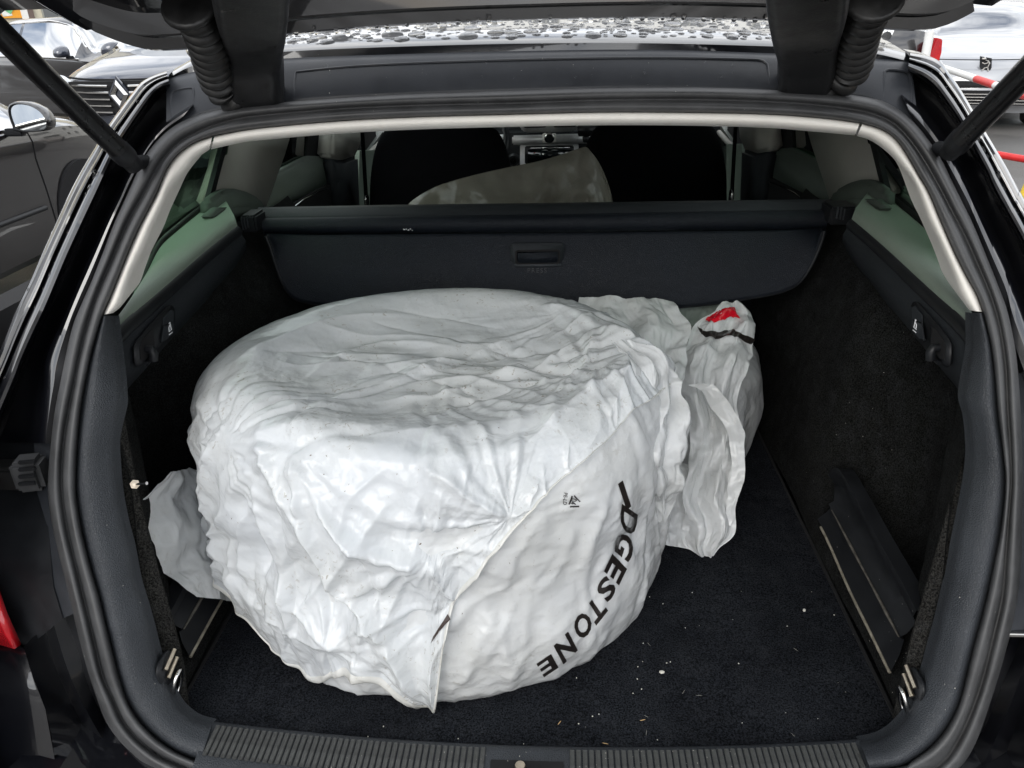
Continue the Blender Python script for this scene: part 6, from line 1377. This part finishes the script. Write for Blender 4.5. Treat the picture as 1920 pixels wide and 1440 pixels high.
dirt = [(960, 755), (550, 802), (503, 787), (690, 808), (748, 812), (735, 805), (580, 827), (583, 854), (620, 921), (647, 921), (660, 953), (755, 922), (628, 974), (736, 1033), (788, 1020), (857, 1045), (870, 1010), (540, 937), (537, 930), (525, 926), (912, 822), (915, 818), (905, 826), (935, 803), (940, 786), (975, 770), (700, 1112), (720, 1115), (730, 1118), (705, 1125), (870, 1160), (867, 1150), (548, 1273), (430, 845), (435, 972), (447, 980), (425, 965), (470, 1025), (420, 880), (1085, 925), (1048, 1010), (1000, 1060), (965, 1090)]
for k in range(22): dirt.append((rg.normal(700, 150), rg.normal(880, 110)))
for k in range(14): dirt.append((rg.normal(960, 60), rg.normal(1010, 60)))
marks('bag_dirt', 'small dark tyre crumbs and smears on the large white bag', dirt, simple('tyre_crumbs', (.20, .16, .12), .9, var=.6, vscale=300), (.0004, .0017))
dust = [(1790, 1290), (1817, 1303), (1772, 1330), (1770, 1245), (1772, 1283), (1850, 1205), (1865, 1147), (1833, 1265), (1800, 1120), (1680, 1240), (230, 1098), (262, 1130), (290, 1282), (225, 1232), (235, 1303), (160, 1230), (182, 1298), (255, 1420), (196, 968), (200, 985), (1660, 1165), (1668, 1185), (1678, 1162), (1684, 1175)]
for k in range(18): dust.append((rg.uniform(1560, 1720), rg.uniform(1000, 1300)))
for k in range(50): dust.append((rg.uniform(600, 1400), rg.uniform(1405, 1440)))
for k in range(40): dust.append((rg.uniform(540, 1440), rg.uniform(100, 230)))
for k in range(12): dust.append((rg.uniform(1450, 1700), rg.uniform(600, 1000)))
marks('dust_specks', 'pale dust specks on the dark boot trim and seals', dust, M['debris_pale'], (.0003, .0011))

# printing on the film: each glyph is laid on the surface it meets
def lay(ch, c, r_, u_, parent, mat, name, bold=.0, off=.0012):
    me = textmesh(ch, 1.0, 0, 0, bold)
    bm_ = bmesh.new(); bm_.from_mesh(me); bmesh.ops.triangulate(bm_, faces=bm_.faces[:])
    for _ in range(3): bmesh.ops.subdivide_edges(bm_, edges=[e for e in bm_.edges if e.calc_length() > .09], cuts=1); bmesh.ops.triangulate(bm_, faces=bm_.faces[:])
    bm_.to_mesh(me); bm_.free()
    Q = np.array([v.co[:2] for v in me.vertices]); mn, mxx = Q.min(0), Q.max(0); Q = (Q-(mn+mxx)/2)/(mxx-mn)
    dg = bpy.context.evaluated_depsgraph_get()
    for v, q in zip(me.vertices, Q):
        p = np.array(c)+q[0]*np.array(r_)+q[1]*np.array(u_); vv_ = ray(*p); hit, loc, nrm, *_ = scene.ray_cast(dg, Vector(CAM), Vector(vv_/np.linalg.norm(vv_)))
        if nrm.dot(Vector(vv_)) > 0: nrm = -nrm
        v.co = loc+nrm*off
    me.update(); return link(name, me, mat, parent)
bpy.context.view_layer.update()
ink = M['print_black']
for ch, c, r_, u_ in [('I', (1170, 928), (-8, 6), (14, 42)), ('D', (1177, 976), (-5, 40), (26, 18)), ('G', (1170, 1024), (-11, 36), (26, 22)), ('E', (1153, 1068), (-14, 29), (24, 24)), ('S', (1136, 1104), (-17, 25), (20, 25)),
                      ('T', (1117, 1143), (-20, 26), (19, 27)), ('O', (1092, 1172), (-23, 26), (17, 30)), ('N', (1060, 1214), (-24, 24), (16, 30)), ('E', (1026, 1247), (-25, 17), (12, 22))]:
    lay(ch, c, (r_[0]*1.1, r_[1]*1.1), (u_[0]*1.15, u_[1]*1.15), low_bag, ink, 'letter', .030)
lay('04', (1074, 940), (-2, 12), (12, 2), low_bag, ink, 'recycling_mark', .01)
lay('PE-LD', (1059, 935), (-2, 22), (7, 1), low_bag, ink, 'recycling_mark', .01)
for p0, p1 in (((1066, 946), (1072, 930)), ((1076, 929), (1087, 941)), ((1085, 949), (1068, 950))):
    d = np.array(p1, float)-np.array(p0); lay('I', ((p0[0]+p1[0])/2, (p0[1]+p1[1])/2), (-d[1]*.16, d[0]*.16), tuple(d), low_bag, ink, 'recycling_mark')
